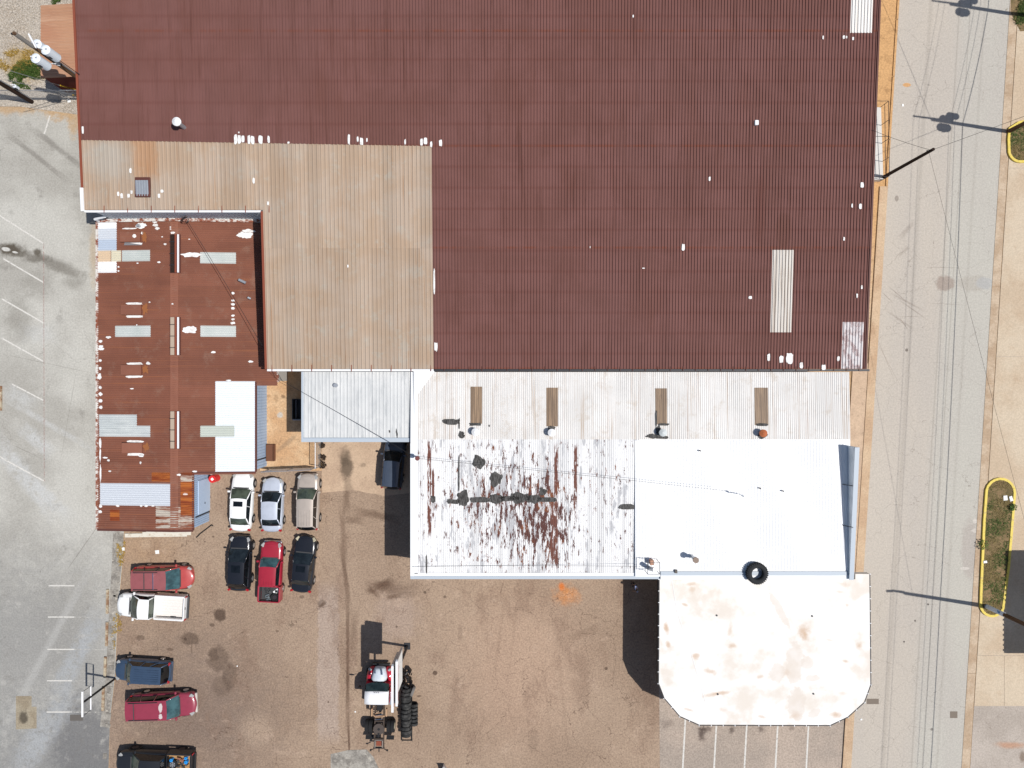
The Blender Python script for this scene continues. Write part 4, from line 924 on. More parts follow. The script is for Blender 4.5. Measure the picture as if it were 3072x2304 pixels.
for dx in (-.44, .44):
    for dy in (-.42, .42): bm_box(bm, (X + .05 + dx, Y + .35 + dy, st_z + .65), (.03, .03, 1.3))
mkbm('stack_guard', bm, M_DARK, broof)
X, Y, _ = P(2027, 1713, BZ1); box('roof_box', (X, Y, BZ1 + .08), (.18, .24, .2), N('grey_box', .7, .2, color=C(110, 104, 98)).m, broof)
a = P(2205, 1478, 5.6); b_ = P(2229, 1487, 6.3)
bm = bmesh.new(); bm_cyl(bm, (a[0] + .3, a[1] - .1, 5.5), (a[0] + .3, a[1] - .1, 6.7), .035, seg=8); bm_cyl(bm, (a[0] + .3, a[1] - .1, 6.7), (a[0] + .1, a[1], 6.75), .06, seg=8); mast = mkbm('service_mast', bm, M_STEEL, broof)
for a_, b2 in ((2283, 1466), (2351, 1474), (2102, 1353)):
    X, Y, _ = P(a_, b2, 5.7); cyl('pipe_stub', (X, Y, zb(X, Y)), (X, Y, zb(X, Y) + .28), .05, M_DARK, broof, seg=8)
X, Y, _ = P(1252, 1375, 6.3); bm = bmesh.new(); bm_cyl(bm, (X, Y, WZ), (X, Y, 6.2), .06, seg=8)
mm = mkbm('service_mast', bm, M_STEEL, wroof); bm = bmesh.new(); bm_cyl(bm, (X, Y, 6.2), (X, Y, 6.36), .17, .17, 16); mkbm('mast_cap', bm, N('dull_red_cap', .7, .2, color=C(128, 78, 74)).m, wroof)

# ------------------------------------------------------------------ round-cornered canopy
cn = empty('canopy', (20, -22, 0)); tag(cn, 'white flat canopy with cut corners and rust-stained deck', 'canopy')
cpx = [(1979, 1738), (1977, 2050), (1994, 2094), (2040, 2148), (2098, 2174), (2490, 2175), (2543, 2150), (2592, 2106), (2611, 2054), (2608, 1722), (2566, 1722), (2566, 1738)]
cpoly = [P(x, y, CZ)[:2] for x, y in cpx]
bm = bmesh.new(); prism(bm, cpoly, CZ - .55, CZ); cdeck = mkbm('deck', bm, M_CANOPY, cn)
nv = len(cpoly)
for i in range(nv):
    a, b = Vector(cpoly[i]), Vector(cpoly[(i + 1) % nv])
    if i in (nv - 1, nv - 2, nv - 3): continue
    d = (b - a); l = d.length; k = max(1, round(l / .95)); nn = Vector((-d.y, d.x)).normalized()
    for j in range(k):
        p = a + d * ((j + .5) / k) - nn * .05
        ang = math.atan2(d.y, d.x)
        box('fascia_panel', (p.x, p.y, CZ - .3), (l / k - .05, .05, .62), M_DARK, cdeck, rz=ang)
    for j in range(k + 1):
        p = a + d * (j / k) - nn * .06
        box('fascia_clip', (p.x, p.y, CZ + .01), (.05, .1, .05), M_FASCIA_W, cdeck, rz=ang)
for a, b in ((2150, 1846), (2436, 1848), (2153, 2082), (2440, 2081)):
    X, Y, _ = P(a, b, CZ); cyl('column', (X, Y, .012), (X, Y, CZ - .55), .13, M_WHITE, cn, seg=16)
    bm = bmesh.new(); bm_cyl(bm, (X, Y, CZ - .02), (X, Y, CZ + .05), .07, seg=10); mkbm('roof_drain', bm, M_DARK, cdeck)
# raised seam strip on the deck
for a, b in (((2016, 1742), (2030, 1830)), ((2030, 1830), (2076, 1968)), ((2076, 1968), (2125, 2135))):
    p, q = P(*a, CZ), P(*b, CZ); edge('deck_seam', (p[0], p[1], CZ + .012), (q[0], q[1], CZ + .012), .03, .02, M_FASCIA_W, cdeck)
# ------------------------------------------------------------------ vehicles
def paint(name, col, rough=.28, metal=0.0, coat=.6):
    n = N(name, rough, .5, metal)
    c = n.mix(n.ss(n.noise(2.2, 4, .6), .4, .7), col, tuple(x * .9 for x in col[:3]) + (1,)); n.color(c)
    n.b.inputs['Coat Weight'].default_value = coat; n.b.inputs['Coat Roughness'].default_value = .08
    return n.m
def glassm(name, col): 
    n = N(name, .06, .6); c = n.mix(n.ss(n.noise(1.6, 3, .6), .35, .65), col, tuple(x * .45 for x in col[:3]) + (1,)); n.color(c)
    return n.m
G_GREEN = glassm('green_tinted_glass', (.075, .095, .07, 1)); G_DARK = glassm('dark_glass', (.016, .022, .026, 1)); G_TEAL = glassm('teal_glass', (.05, .11, .12, 1)); G_BLACK = glassm('black_glass', (.006, .008, .01, 1))
M_TYRE = N('tyre_rubber', .85, .25, color=(.016, .016, .017, 1)).m
M_RIM = N('alloy_rim', .35, .5, .7, color=(.5, .5, .5, 1)).m
M_RIMD = N('dark_rim', .5, .4, .5, color=(.05, .04, .045, 1)).m
M_LAMP = N('lamp_lens', .12, .6, color=(.34, .34, .33, 1)).m
M_LAMPY = N('yellowed_lamp_lens', .3, .5, color=(.42, .38, .27, 1)).m
M_RED = N('red_lamp_lens', .2, .5, color=(.35, .015, .02, 1)).m
M_PLAS = N('grey_plastic', .6, .3, color=(.05, .05, .052, 1)).m
M_CHROME = N('chrome', .15, .5, 1.0, color=(.7, .72, .74, 1)).m
M_TAILP = N('champagne_dust', .6, .2, color=(.3, .26, .2, 1)).m
STN = [0, .012, .04, .10, .22, .5, .78, .90, .96, .988, 1]
def interp(t, xs, ys):
    for i in range(len(xs) - 1):
        if t <= xs[i + 1]:
            f = (t - xs[i]) / (xs[i + 1] - xs[i] + 1e-9); return ys[i] + (ys[i + 1] - ys[i]) * f
    return ys[-1]
PROF = {
 'sedan':  dict(w=[.50, .70, .86, .96, 1, 1, 1, .96, .88, .76, .58], t=[.60, .70, .76, .83, .91, .93, .97, .97, .94, .84, .70], b=[.36, .26, .2, .18, .18, .18, .18, .2, .24, .3, .4]),
 'suv':    dict(w=[.60, .78, .90, .97, 1, 1, 1, .98, .95, .90, .80], t=[.72, .88, .96, 1.02, 1.07, 1.08, 1.10, 1.10, 1.08, 1.0, .8], b=[.42, .32, .27, .25, .25, .25, .25, .26, .3, .34, .42]),
 'van':    dict(w=[.46, .64, .82, .94, 1, 1, 1, .99, .97, .92, .82], t=[.64, .76, .84, .93, 1.03, 1.05, 1.06, 1.06, 1.04, .96, .8], b=[.4, .3, .24, .2, .2, .2, .2, .22, .26, .3, .4]),
 'pickup': dict(w=[.66, .82, .92, .98, 1, 1, 1, 1, .99, .98, .97], t=[.72, .92, 1.00, 1.05, 1.09, 1.1, 1.1, 1.1, 1.1, 1.1, 1.1], b=[.46, .36, .32, .3, .3, .3, .3, .3, .3, .3, .3]),
}
def vehicle(name, label, cat, px, py, head, L, W, kind, pm, glass, wb, wt, rt, rb, zr, bed=None, rw=.80, lamps=M_LAMP, rim=M_RIM, extra=None, lift=0.0, roofmat=None, group='parked cars and trucks', tyre_r=.33, sideglass=None, z_ref=.8, hoodmat=None, nose=1.0):
    """vehicle seen from above; local +x is forward; fractions of length from the middle"""
    X, Y, _ = P(px, py, z_ref); o = empty(name, (X, Y, .022), R(head)); tag(o, label, cat, group)
    pr = PROF[kind]; hw = W / 2
    u_end = 1.0 if bed is None else .5 - bed[0]
    def at(u):
        uu = u if bed is None else u
        return interp(uu, STN, pr['w']) * hw, interp(uu, STN, pr['b']) + lift, interp(uu, STN, pr['t']) + lift
    us = [u for u in STN if u < u_end - .02] + [.3, .4, .62, .7] ; us = sorted({u for u in us if u < u_end - .01} | {u_end})
    sec = [(.78, 0), (.95, .1), (1.0, .4), (.99, .62), (.955, .8), (.88, .93), (.72, 1.0), (.36, 1.03), (0, 1.04)]
    vs, fs = [], []
    ring = [(s, z) for s, z in sec] + [(-s, z) for s, z in sec[-2::-1]]
    k = len(ring)
    for u in us:
        w, zl, zt_ = at(u); x = L / 2 - u * L
        for s, z in ring:
            bow = (1 - s * s) * .04 * L * (1 - u / .12) * nose if u < .12 else ((s * s - 1) * .02 * L * ((u - .9) / .1) if (u > .9 and bed is None) else 0)
            vs.append((x + bow - .02 * L * (1 if u < .12 else 0) * (1 - u / .12), s * w, zl + (zt_ - zl) * z))
    for i in range(len(us) - 1):
        for j in range(k - 1): fs.append((i * k + j, i * k + j + 1, (i + 1) * k + j + 1, (i + 1) * k + j))
        fs.append((i * k + k - 1, i * k, (i + 1) * k, (i + 1) * k + k - 1))
    fs.append(list(range(k))[::-1]); fs.append([(len(us) - 1) * k + j for j in range(k)])
    bm = bmesh.new(); bv = [bm.verts.new(v) for v in vs]
    for f in fs: bm.faces.new([bv[i] for i in f])
    body = mkbm('body', bm, pm, o, True, True)
    m = body.modifiers.new('smooth', 'SUBSURF'); m.levels = 1; m.render_levels = 1
    def top(x, y):
        u = (L / 2 - x) / L; w, zl, zt_ = at(max(0, min(1, u))); s = min(1, abs(y) / w)
        return zl + (zt_ - zl) * interp(s, [0, .36, .72, .88, .955], [1.035, 1.025, .99, .92, .79])
    def skin(name_, xa, xb, ya, yb, mat, dz=.012, nx=5, ny=7, parent=o):
        vv, ff = [], []
        for i in range(nx + 1):
            for j in range(ny + 1):
                tt = i / nx; x = xa + (xb - xa) * tt; yh = ya + (yb - ya) * tt; y = -yh + 2 * yh * j / ny
                bowx = .035 * L * (1 - (y / (yh + 1e-6)) ** 2) * (1 - tt) if xa > xb else 0
                vv.append((x + bowx * .6, y, top(x, y) + dz))
        for i in range(nx):
            for j in range(ny):
                a = i * (ny + 1) + j; ff.append((a, a + ny + 1, a + ny + 2, a + 1))
        bm_ = bmesh.new(); q = [bm_.verts.new(v) for v in vv]
        for f in ff: bm_.faces.new([q[i] for i in f])
        return mkbm(name_, bm_, mat, parent, True, True)
    skin('hood', L * .44, wb * L + .06, hw * .60, hw * .74, hoodmat or pm)
    if kind == 'sedan': skin('trunk_lid', rb * L - .05, -L * .475, hw * .7, hw * .56, pm, .01)
    # greenhouse: windshield, rear glass, sides, roof, pillars
    zb_ = lambda x: top(x, hw * .8) - .02
    base_w = hw * .90; top_w = hw * rw
    F0 = (wb * L, base_w, zb_(wb * L) + .01); F1 = (wt * L, top_w, zr + lift); B1 = (rt * L, top_w * .97, zr - .02 + lift); B0 = (rb * L, base_w * .93, zb_(max(rb, -.47) * L if bed is None else rb * L) + .01)
    def patchg(nm, A, B, bowA, bowB, mat, inset=.0, arch=.05, nn=8, mm=3, zoff=0):
        vv, ff = [], []
        for i in range(mm + 1):
            t = inset + (1 - 2 * inset) * i / mm
            x = A[0] + (B[0] - A[0]) * t; w_ = A[1] + (B[1] - A[1]) * t; z = A[2] + (B[2] - A[2]) * t; bw = bowA + (bowB - bowA) * t
            w_ -= .045
            bulge = math.sin(math.pi * t) * .03
            for j in range(nn + 1):
                s = -1 + 2 * j / nn
                vv.append((x + bw * (1 - s * s), s * w_, z + arch * (1 - s * s) * (t) + bulge + zoff))
        for i in range(mm):
            for j in range(nn):
                a = i * (nn + 1) + j; ff.append((a, a + nn + 1, a + nn + 2, a + 1))
        bm_ = bmesh.new(); q = [bm_.verts.new(v) for v in vv]
        for f in ff: bm_.faces.new([q[i] for i in f])
        return mkbm(nm, bm_, mat, o, True, True)
    patchg('windshield', F0, F1, .17, .07, glass)
    patchg('rear_window', B0, B1, -.10 if bed is None else -.02, -.04, G_BLACK if sideglass == 'black' else glass)
    # dark cowl strip
    vv = []
    # roof skin
    vv, ff = [], []; nx, ny = 6, 8
    for i in range(nx + 1):
        t = i / nx; x = F1[0] + (B1[0] - F1[0]) * t; w_ = F1[1] + (B1[1] - F1[1]) * t; z = F1[2] + (B1[2] - F1[2]) * t
        for j in range(ny + 1):
            s = -1 + 2 * j / ny; bw = .07 * (1 - t) - .04 * t
            vv.append((x + bw * (1 - s * s), s * w_, z + .05 * (1 - s * s) + .035 * math.sin(math.pi * t) - (.02 if abs(s) == 1 else 0)))
    for i in range(nx):
        for j in range(ny):
            a = i * (ny + 1) + j; ff.append((a, a + ny + 1, a + ny + 2, a + 1))
    bm = bmesh.new(); q = [bm.verts.new(v) for v in vv]
    for f in ff: bm.faces.new([q[i] for i in f])
    roof = mkbm('roof', bm, roofmat or pm, o, True, True)
    for s in (-1, 1):
        pts = [(F0[0] + .02, s * F0[1], F0[2] - .05), (F1[0], s * F1[1], F1[2] - .03), (B1[0], s * B1[1], B1[2] - .03), (B0[0], s * B0[1], B0[2] - .05)]
        sg = G_BLACK if sideglass == 'black' else G_DARK
        mk('side_window', pts, [(0, 1, 2, 3)], sg, o, True)
        bm = bmesh.new()
        r_ = .045
        bm_cyl(bm, pts[0], pts[1], r_, r_, 6); mkbm('front_pillar', bm, pm, o, True, True); bm = bmesh.new(); bm_cyl(bm, pts[3], pts[2], r_ * 1.3, r_, 6); mkbm('rear_pillar', bm, pm, o, True, True)
        xs_ = [.42] if bed is None and kind == 'sedan' else ([.36, .68] if bed is None else [])
        for t in xs_:
            bm = bmesh.new(); a = (F0[0] + (B0[0] - F0[0]) * (t + .08), s * (F0[1] + .005), F0[2] - .02); b = (F1[0] + (B1[0] - F1[0]) * (t - .06), s * (F1[1] + .01), F1[2] - .03)
            bm_cyl(bm, a, b, .03, .03, 5); mkbm('door_pillar', bm, pm if kind != 'van' else M_PLAS, o, True)
        # mirror
        mx = wb * L - .22; box('mirror', (mx, s * (hw * .94 + .12), zb_(mx) + .10), (.16, .24, .15), pm, o, True, bev=.04)
        # lamps
        hx = L * .445; box('headlight', (hx, s * hw * .70, top(hx, hw * .7) - .035), (.34, .30, .10), lamps, o, True, rz=-s * .75, bev=.035, ry=.25)
        tx = -L * .468; 
        if bed is None: box('taillight', (tx, s * hw * .80, top(tx, hw * .6) - .12), (.16, .26, .2), M_RED, o, True, rz=s * .5, bev=.03)
        else: box('taillight', (-L * .478, s * hw * .93, .85 + lift), (.06, .12, .32), M_RED, o, True, bev=.015)
    # wheels
    for wx in (L * .315, -L * .29):
        for s in (-1, 1):
            yo = hw + .005; bm = bmesh.new(); bm_cyl(bm, (wx, s * (yo - .24), tyre_r), (wx, s * yo, tyre_r), tyre_r, tyre_r, 22)
            wh_ = mkbm('wheel', bm, M_TYRE, o, True)
            bm = bmesh.new(); bm_cyl(bm, (wx, s * (yo - .1), tyre_r), (wx, s * (yo + .012), tyre_r), tyre_r * .66, tyre_r * .6, 18)
            r = mkbm('rim', bm, rim, None); r.parent = wh_
            bm = bmesh.new(); bm_cyl(bm, (wx, s * (hw * .96), tyre_r + .02), (wx, s * (hw * .997), tyre_r + .02), tyre_r * 1.16, tyre_r * 1.16, 22); mkbm('wheel_arch', bm, M_BLACK, o, True)
    # bumpers
    if kind in ('suv', 'pickup'):
        bm = bmesh.new(); bm_box(bm, (L * .485, 0, .55 + lift), (.16, W * .80, .22), 0, .06, seg=2); mkbm('front_bumper', bm, extra.get('bumper', M_PLAS) if extra else M_PLAS, o, True)
        bm = bmesh.new(); bm_box(bm, (-L * .487, 0, .55 + lift), (.15, W * .92, .2), 0, .05, seg=2); mkbm('rear_bumper', bm, extra.get('bumper', M_PLAS) if extra else M_PLAS, o, True)
    else:
        bm = bmesh.new(); bm_box(bm, (L * .478, 0, .52), (.05, W * .34, .12), 0, .02); mkbm('grille', bm, M_BLACK, o, True)
    # pickup bed
    if bed:
        b0, b1 = bed[0] * L, bed[1] * L; ln = b0 - b1; xm = (b0 + b1) / 2; zf = .72 + lift; zt_ = 1.12 + lift
        bm_ = bed[2] if len(bed) > 2 else M_PLAS
        bp = empty('bed', (0, 0, 0)); bpy.data.objects.remove(bp)
        bp = box('bed_floor', (xm, 0, zf - .1), (ln, W * .8, .1), bm_, o, True)
        for i in range(7): box('floor_rib', (xm, -W * .36 + i * W * .12, zf - .042), (ln * .97, .06, .016), bm_, bp, True)
        for s in (-1, 1):
            bmx = bmesh.new(); bm_box(bmx, (xm, s * (hw - .055), (zt_ + .36 + lift) / 2), (ln + .02, .13, zt_ - .36 - lift), 0, .045, seg=2); mkbm('bed_side', bmx, pm, o, True)
            box('bed_liner', (xm, s * (hw - .135), (zt_ + zf) / 2 - .04), (ln - .06, .03, zt_ - zf - .03), bm_, o, True)
        bmx = bmesh.new(); bm_box(bmx, (b1 - .03, 0, (zt_ + .5 + lift) / 2), (.09, W * .94, zt_ - .5 - lift), 0, .03, seg=2); tg = mkbm('tailgate', bmx, pm, o, True)
        box('tailgate_handle', (b1 - .09, 0, zt_ - .18), (.03, .2, .06), M_BLACK, tg, True)
        box('bed_front', (b0 - .02, 0, (zt_ + zf) / 2), (.06, W * .9, zt_ - zf), pm, o, True)
    if extra and extra.get('rack'):
        for s in (-1, 1):
            bm = bmesh.new(); bm_box(bm, ((F1[0] + B1[0]) / 2 - .2, s * top_w * .86, zr + .09 + lift), ((F1[0] - B1[0]) * .72, .045, .05), 0, .015); mkbm('roof_rail', bm, extra.get('railmat', M_PLAS), o, True)
        for t, mt in extra['rack']:
            bm = bmesh.new(); bm_box(bm, (F1[0] + (B1[0] - F1[0]) * t, 0, zr + .12 + lift), (.07, top_w * 1.72, .04), 0, .012); mkbm('roof_crossbar', bm, mt, o, True)
    if extra and extra.get('ribs'):
        a, b, cnt = extra['ribs']
        for i in range(cnt):
            y = -top_w * .62 + i * top_w * 1.24 / (cnt - 1); xx = (F1[0] + (B1[0] - F1[0]) * (a + b) / 2)
            bm = bmesh.new(); bm_box(bm, (xx, y, zr + lift + .05 * (1 - (y / top_w) ** 2) + .028), (abs(B1[0] - F1[0]) * (b - a), .045, .022), 0, .009); mkbm('roof_rib', bm, roofmat or pm, o, True)
    if extra and extra.get('sunroof'):
        t, ln = extra['sunroof']; xx = F1[0] + (B1[0] - F1[0]) * t
        bm = bmesh.new(); bm_box(bm, (xx, 0, zr + .066 + lift), (ln, top_w * 1.12, .03), 0, .012); mkbm('sunroof', bm, G_BLACK, o, True)
    # wipers / cowl
    bm = bmesh.new(); bm_box(bm, (wb * L + .10, 0, top(wb * L + .05, 0) + .015), (.10, base_w * 1.55, .03), 0, .01); mkbm('cowl', bm, M_PLAS, o, True)
    return o
PW = paint('white_car_paint', (.80, .80, .79, 1)); PS = paint('silver_car_paint', (.56, .60, .68, 1), .32, .25); PC = paint('champagne_car_paint', (.44, .38, .33, 1), .38, .2)
PK = paint('black_car_paint', (.012, .013, .017, 1), .22); PR = paint('red_car_paint', (.32, .018, .035, 1), .3); PV = paint('red_van_paint', (.40, .055, .05, 1), .36); PN = paint('navy_car_paint', (.035, .06, .105, 1), .35)
PM = paint('maroon_car_paint', (.26, .035, .06, 1), .36); PD = paint('dark_blue_car_paint', (.045, .06, .09, 1), .4); PKD = paint('worn_black_paint', (.014, .015, .018, 1), .4, coat=.3)
PVR = paint('sun_faded_red_roof', (.26, .075, .08, 1), .6, coat=.1)
vehicle('white_sedan', 'white sedan with a dark sunroof panel, next to the red drum', 'car', 724, 1506, 87.5, 4.82, 1.84, 'sedan', PW, G_GREEN, .225, .07, -.25, -.385, 1.42, extra=dict(sunroof=(.25, .42)), rw=.74)
vehicle('silver_sedan', 'pale silver sedan with plain roof between the white sedan and champagne car', 'car', 816, 1515, 89, 4.42, 1.80, 'sedan', PS, G_DARK, .235, .075, -.24, -.38, 1.43, rw=.75)
vehicle('champagne_suv', 'champagne sport utility wagon with ribbed roof and black rear glass', 'car', 924, 1506, 89.3, 4.62, 1.84, 'suv', PC, G_GREEN, .235, .075, -.40, -.475, 1.68, rw=.74, extra=dict(ribs=(.38, .97, 5), rack=[], bumper=PC), sideglass='black')
vehicle('black_wagon', 'black crossover parked beside the red pickup, behind the white sedan', 'car', 720, 1690, 88, 4.5, 1.84, 'suv', PK, G_DARK, .27, .06, -.32, -.44, 1.60, rw=.72, sideglass='black', extra=dict(sunroof=(.3, .6), rack=[], bumper=PK, railmat=M_CHROME))
rp = vehicle('red_pickup', 'red pickup with scrap and a spare tyre in its bed', 'truck', 813, 1715, 87.5, 5.0, 1.84, 'pickup', PR, G_TEAL, .225, .115, -.185, -.215, 1.66, bed=(-.225, -.475, M_PLAS), rw=.76, extra=dict(ribs=(.55, .95, 5), bumper=M_CHROME))
vehicle('black_sedan', 'black sedan parked at a slight angle beside the red pickup, with pale headlamps', 'car', 910, 1693, 84.5, 4.65, 1.84, 'sedan', PK, G_DARK, .20, .03, -.24, -.36, 1.42, rw=.74, lamps=M_LAMPY, extra=dict(sunroof=(.28, .5)))
vehicle('red_minivan', 'faded red minivan with a roof rack, parked nose to tail beside the white pickup', 'van', 491, 1733, .5, 4.75, 1.98, 'van', PV, G_TEAL, .295, .128, -.455, -.49, 1.72, rw=.80, roofmat=PVR, sideglass='black', extra=dict(rack=[(.34, M_CHROME), (.6, M_PLAS)]), nose=1.6)
vehicle('white_pickup', 'white regular-cab pickup with an empty white bed', 'truck', 459, 1818, 176.6, 5.72, 2.0, 'pickup', PW, G_GREEN, .285, .125, -.02, -.035, 1.74, bed=(-.045, -.46, N('white_bed_liner', .6, .3, color=(.70, .66, .62, 1)).m), rw=.82, extra=dict(bumper=M_PLAS), tyre_r=.38)
vehicle('navy_suv', 'boxy navy blue sport utility with a raised seam roof behind the empty sign post', 'car', 431, 2012, 176.6, 4.55, 1.82, 'suv', PN, G_GREEN, .27, .12, -.40, -.466, 1.66, rw=.80, sideglass='black', extra=dict(rack=[], ribs=(.1, .95, 6), bumper=PN))
vehicle('maroon_suv', 'long maroon sport utility with peeling paint patches on its roof', 'car', 491, 2114, 2.0, 5.35, 2.0, 'suv', PM, G_TEAL, .26, .14, -.475, -.49, 1.86, rw=.80, sideglass='black', extra=dict(rack=[(.78, M_PLAS)], bumper=N('bare_bumper', .6, .3, color=(.5, .46, .42, 1)).m), tyre_r=.38)
bp_ = vehicle('black_pickup', 'lifted black crew-cab pickup with tools and a wheel in its bed', 'truck', 471, 2288, 178, 6.35, 2.02, 'pickup', PKD, G_GREEN, .28, .13, -.13, -.145, 1.86, bed=(-.155, -.465, N('plywood_bed', .8, .2, color=C(190, 150, 104)).m), rw=.80, extra=dict(bumper=M_BLACK), tyre_r=.42, lift=.14, rim=M_RIMD, sideglass='black')
vehicle('dark_blue_suv', 'dark blue hatchback half in shade by the annex gutter', 'car', 1180, 1388, 85, 4.35, 1.76, 'van', PD, G_BLACK, .21, .04, -.42, -.475, 1.60, rw=.74, sideglass='black', extra=dict(ribs=(.45, .85, 2)), nose=.8)
# peeled clear coat on the maroon roof and a windshield sunshade, loads in the beds
def bedspot(root, L, x, y): return WM(root) @ Vector((x, y, 0))
def tyre(name, loc, r, w, axis='Z', label=None, group=None, rot=0.0, mat=None, lugs=0):
    bm = bmesh.new(); ring = 28; prof = [(r * .58, -w * .42), (r * .8, -w * .5), (r * .95, -w * .46), (r, -w * .3), (r, w * .3), (r * .95, w * .46), (r * .8, w * .5), (r * .58, w * .42)]
    vv = []
    for i in range(ring):
        a = 2 * math.pi * i / ring
        vv.append([bm.verts.new((p[0] * math.cos(a), p[0] * math.sin(a), p[1])) for p in prof])
    k = len(prof)
    for i in range(ring):
        for j in range(k): bm.faces.new((vv[i][j], vv[(i + 1) % ring][j], vv[(i + 1) % ring][(j + 1) % k], vv[i][(j + 1) % k]))
    o = mkbm(name, bm, mat or M_TYRE, None, False, True)
    o.location = loc
    if axis == 'Y': o.rotation_euler = (R(90), 0, rot)
    if axis == 'X': o.rotation_euler = (0, R(90), rot)
    if lugs:
        bm = bmesh.new()
        for i in range(lugs):
            a = 2 * math.pi * i / lugs
            for s in (-1, 1): bm_box(bm, (r * math.cos(a + s * .03), r * math.sin(a + s * .03), s * w * .26), (.09, r * .13, w * .42), a, .01)
        mkbm('tread', bm, mat or M_TYRE, o, True)
    if label: tag(o, label, 'tyre', group)
    return o
q = bedspot(rp, 5, -5 * .415, -.42); t = tyre('spare_tyre', (q.x, q.y, .82), .34, .22, 'Z', 'black spare tyre lying in the red pickup bed'); 
bm = bmesh.new(); bm_cyl(bm, (0, 0, -.06), (0, 0, .07), .2, .18, 16); mkbm('hub', bm, M_RIMD, t, True)
def junk(name, loc, pieces, mat, label, cat, seed=1, group=None, spread=.25):
    rnd = random.Random(seed); bm = bmesh.new()
    for i in range(pieces):
        bm_box(bm, (rnd.uniform(-spread, spread), rnd.uniform(-spread, spread), rnd.uniform(.03, .14)), (rnd.uniform(.08, .4), rnd.uniform(.05, .22), rnd.uniform(.04, .12)), rnd.uniform(0, 3), .01, rnd.uniform(-.3, .3), rnd.uniform(-.3, .3))
    o = mkbm(name, bm, mat); o.location = loc; tag(o, label, cat, group); return o
q = bedspot(rp, 5, -5 * .30, .18); junk('tarp_bundle', (q.x, q.y, .68), 9, M_PLAS, 'crumpled black tarp bundle at the front of the red pickup bed', 'tarp', 4, None, .32)
q = bedspot(rp, 5, -5 * .32, -.5); o = box('white_bracket', (0, 0, .06), (.55, .3, .1), M_WHITE, None, rz=.6, bev=.03); o.location = (q.x, q.y, .68); tag(o, 'white metal bracket lying in the red pickup bed', 'bracket')
box('bracket_hole', (0, 0, .12), (.2, .2, .02), M_BLACK, o, True)
q = bedspot(rp, 5, -5 * .42, .22); o = junk('scrap_pile', (q.x, q.y, .68), 6, N('mixed_scrap', .6, .4, .3, C(120, 130, 136)).m, 'grey metal scrap in the rear corner of the red pickup bed', 'scrap', 9, None, .2)
# black pickup load
zbd = .89
q = bedspot(bp_, 5.9, -.225 * 6.35, -.05); t = tyre('loaded_wheel', (q.x, q.y, zbd + .13), .39, .24, 'Z', 'wheel with alloy rim lying in the black pickup bed')
bm = bmesh.new(); bm_cyl(bm, (0, 0, .02), (0, 0, .1), .25, .25, 18)
r_ = mkbm('rim', bm, M_RIM, t, True)
for i in range(6):
    a = i * math.pi / 3; box('spoke_gap', (.15 * math.cos(a), .15 * math.sin(a), .103), (.14, .05, .01), M_BLACK, r_, True, rz=a)
M_BLUEP = N('blue_plastic', .4, .4, color=(.02, .25, .62, 1)).m
for i, (x, y, r) in enumerate(((-.185, -.42, .13), (-.37, -.62, .12), (-.375, -.30, .14))):
    q = bedspot(bp_, 5.9, x * 6.35 - .15, y); bm = bmesh.new(); bm_cyl(bm, (0, 0, 0), (0, 0, .28), r, r * 1.05, 14); bm_cyl(bm, (0, 0, .28), (0, 0, .34), r * .5, r * .4, 10)
    o = mkbm('blue_container', bm, M_BLUEP); o.location = (q.x, q.y, zbd); tag(o, 'small blue plastic jug in the black pickup bed', 'jug', 'blue jugs in the black pickup bed')
q = bedspot(bp_, 5.9, -.34 * 6.35, -.05); junk('tool_heap', (q.x, q.y, zbd), 14, N('greasy_tools', .6, .4, .2, (.05, .045, .04, 1)).m, 'heap of greasy tools in the black pickup bed', 'tools', 12, None, .38)
q = bedspot(bp_, 5.9, -.31 * 6.35, -.5); junk('wood_scraps', (q.x, q.y, zbd), 6, N('reddish_scrap', .7, .2, color=C(160, 110, 90)).m, 'reddish wood scraps beside tools in the black pickup bed', 'scrap', 15, None, .22)
mar = bpy.data.objects['maroon_suv']
M_PEELC = N('bare_primer', .7, .2, color=C(222, 206, 204)).m
for x, y, rx, ry in ((.045, .25, .16, .40), (.04, -.42, .15, .26)):
    zz = 1.86 + .05 * (1 - (y / .8) ** 2) + .045
    rnd = random.Random(int(y * 100)); vs = [((x + .02) * 5.35 + rx * math.cos(a) * rnd.uniform(.7, 1.15), y + ry * math.sin(a) * rnd.uniform(.75, 1.15), zz) for a in [i * math.pi / 8 for i in range(16)]]
    mk('peeled_paint', vs, [list(range(16))], M_PEELC, mar, True)
# ------------------------------------------------------------------ stripped semi tractor
X, Y, _ = P(1137, 2120, 1.2)
tr = empty('semi_truck', (X, Y, .022), R(89)); tag(tr, 'stripped semi tractor with white cab roof, red fenders and bare rear frame', 'truck')
M_FRAME = N('greasy_frame', .7, .3, .3, C(92, 80, 72)).m; M_RUSTF = N('rusty_tan_part', .8, .2, color=C(196, 160, 128)).m
PRT = paint('red_fender_paint', (.42, .012, .03, 1), .25); PWT = paint('white_cab_paint', (.78, .78, .79, 1), .35); PBT = paint('pale_hood_paint', (.56, .62, .68, 1), .5, coat=.1)
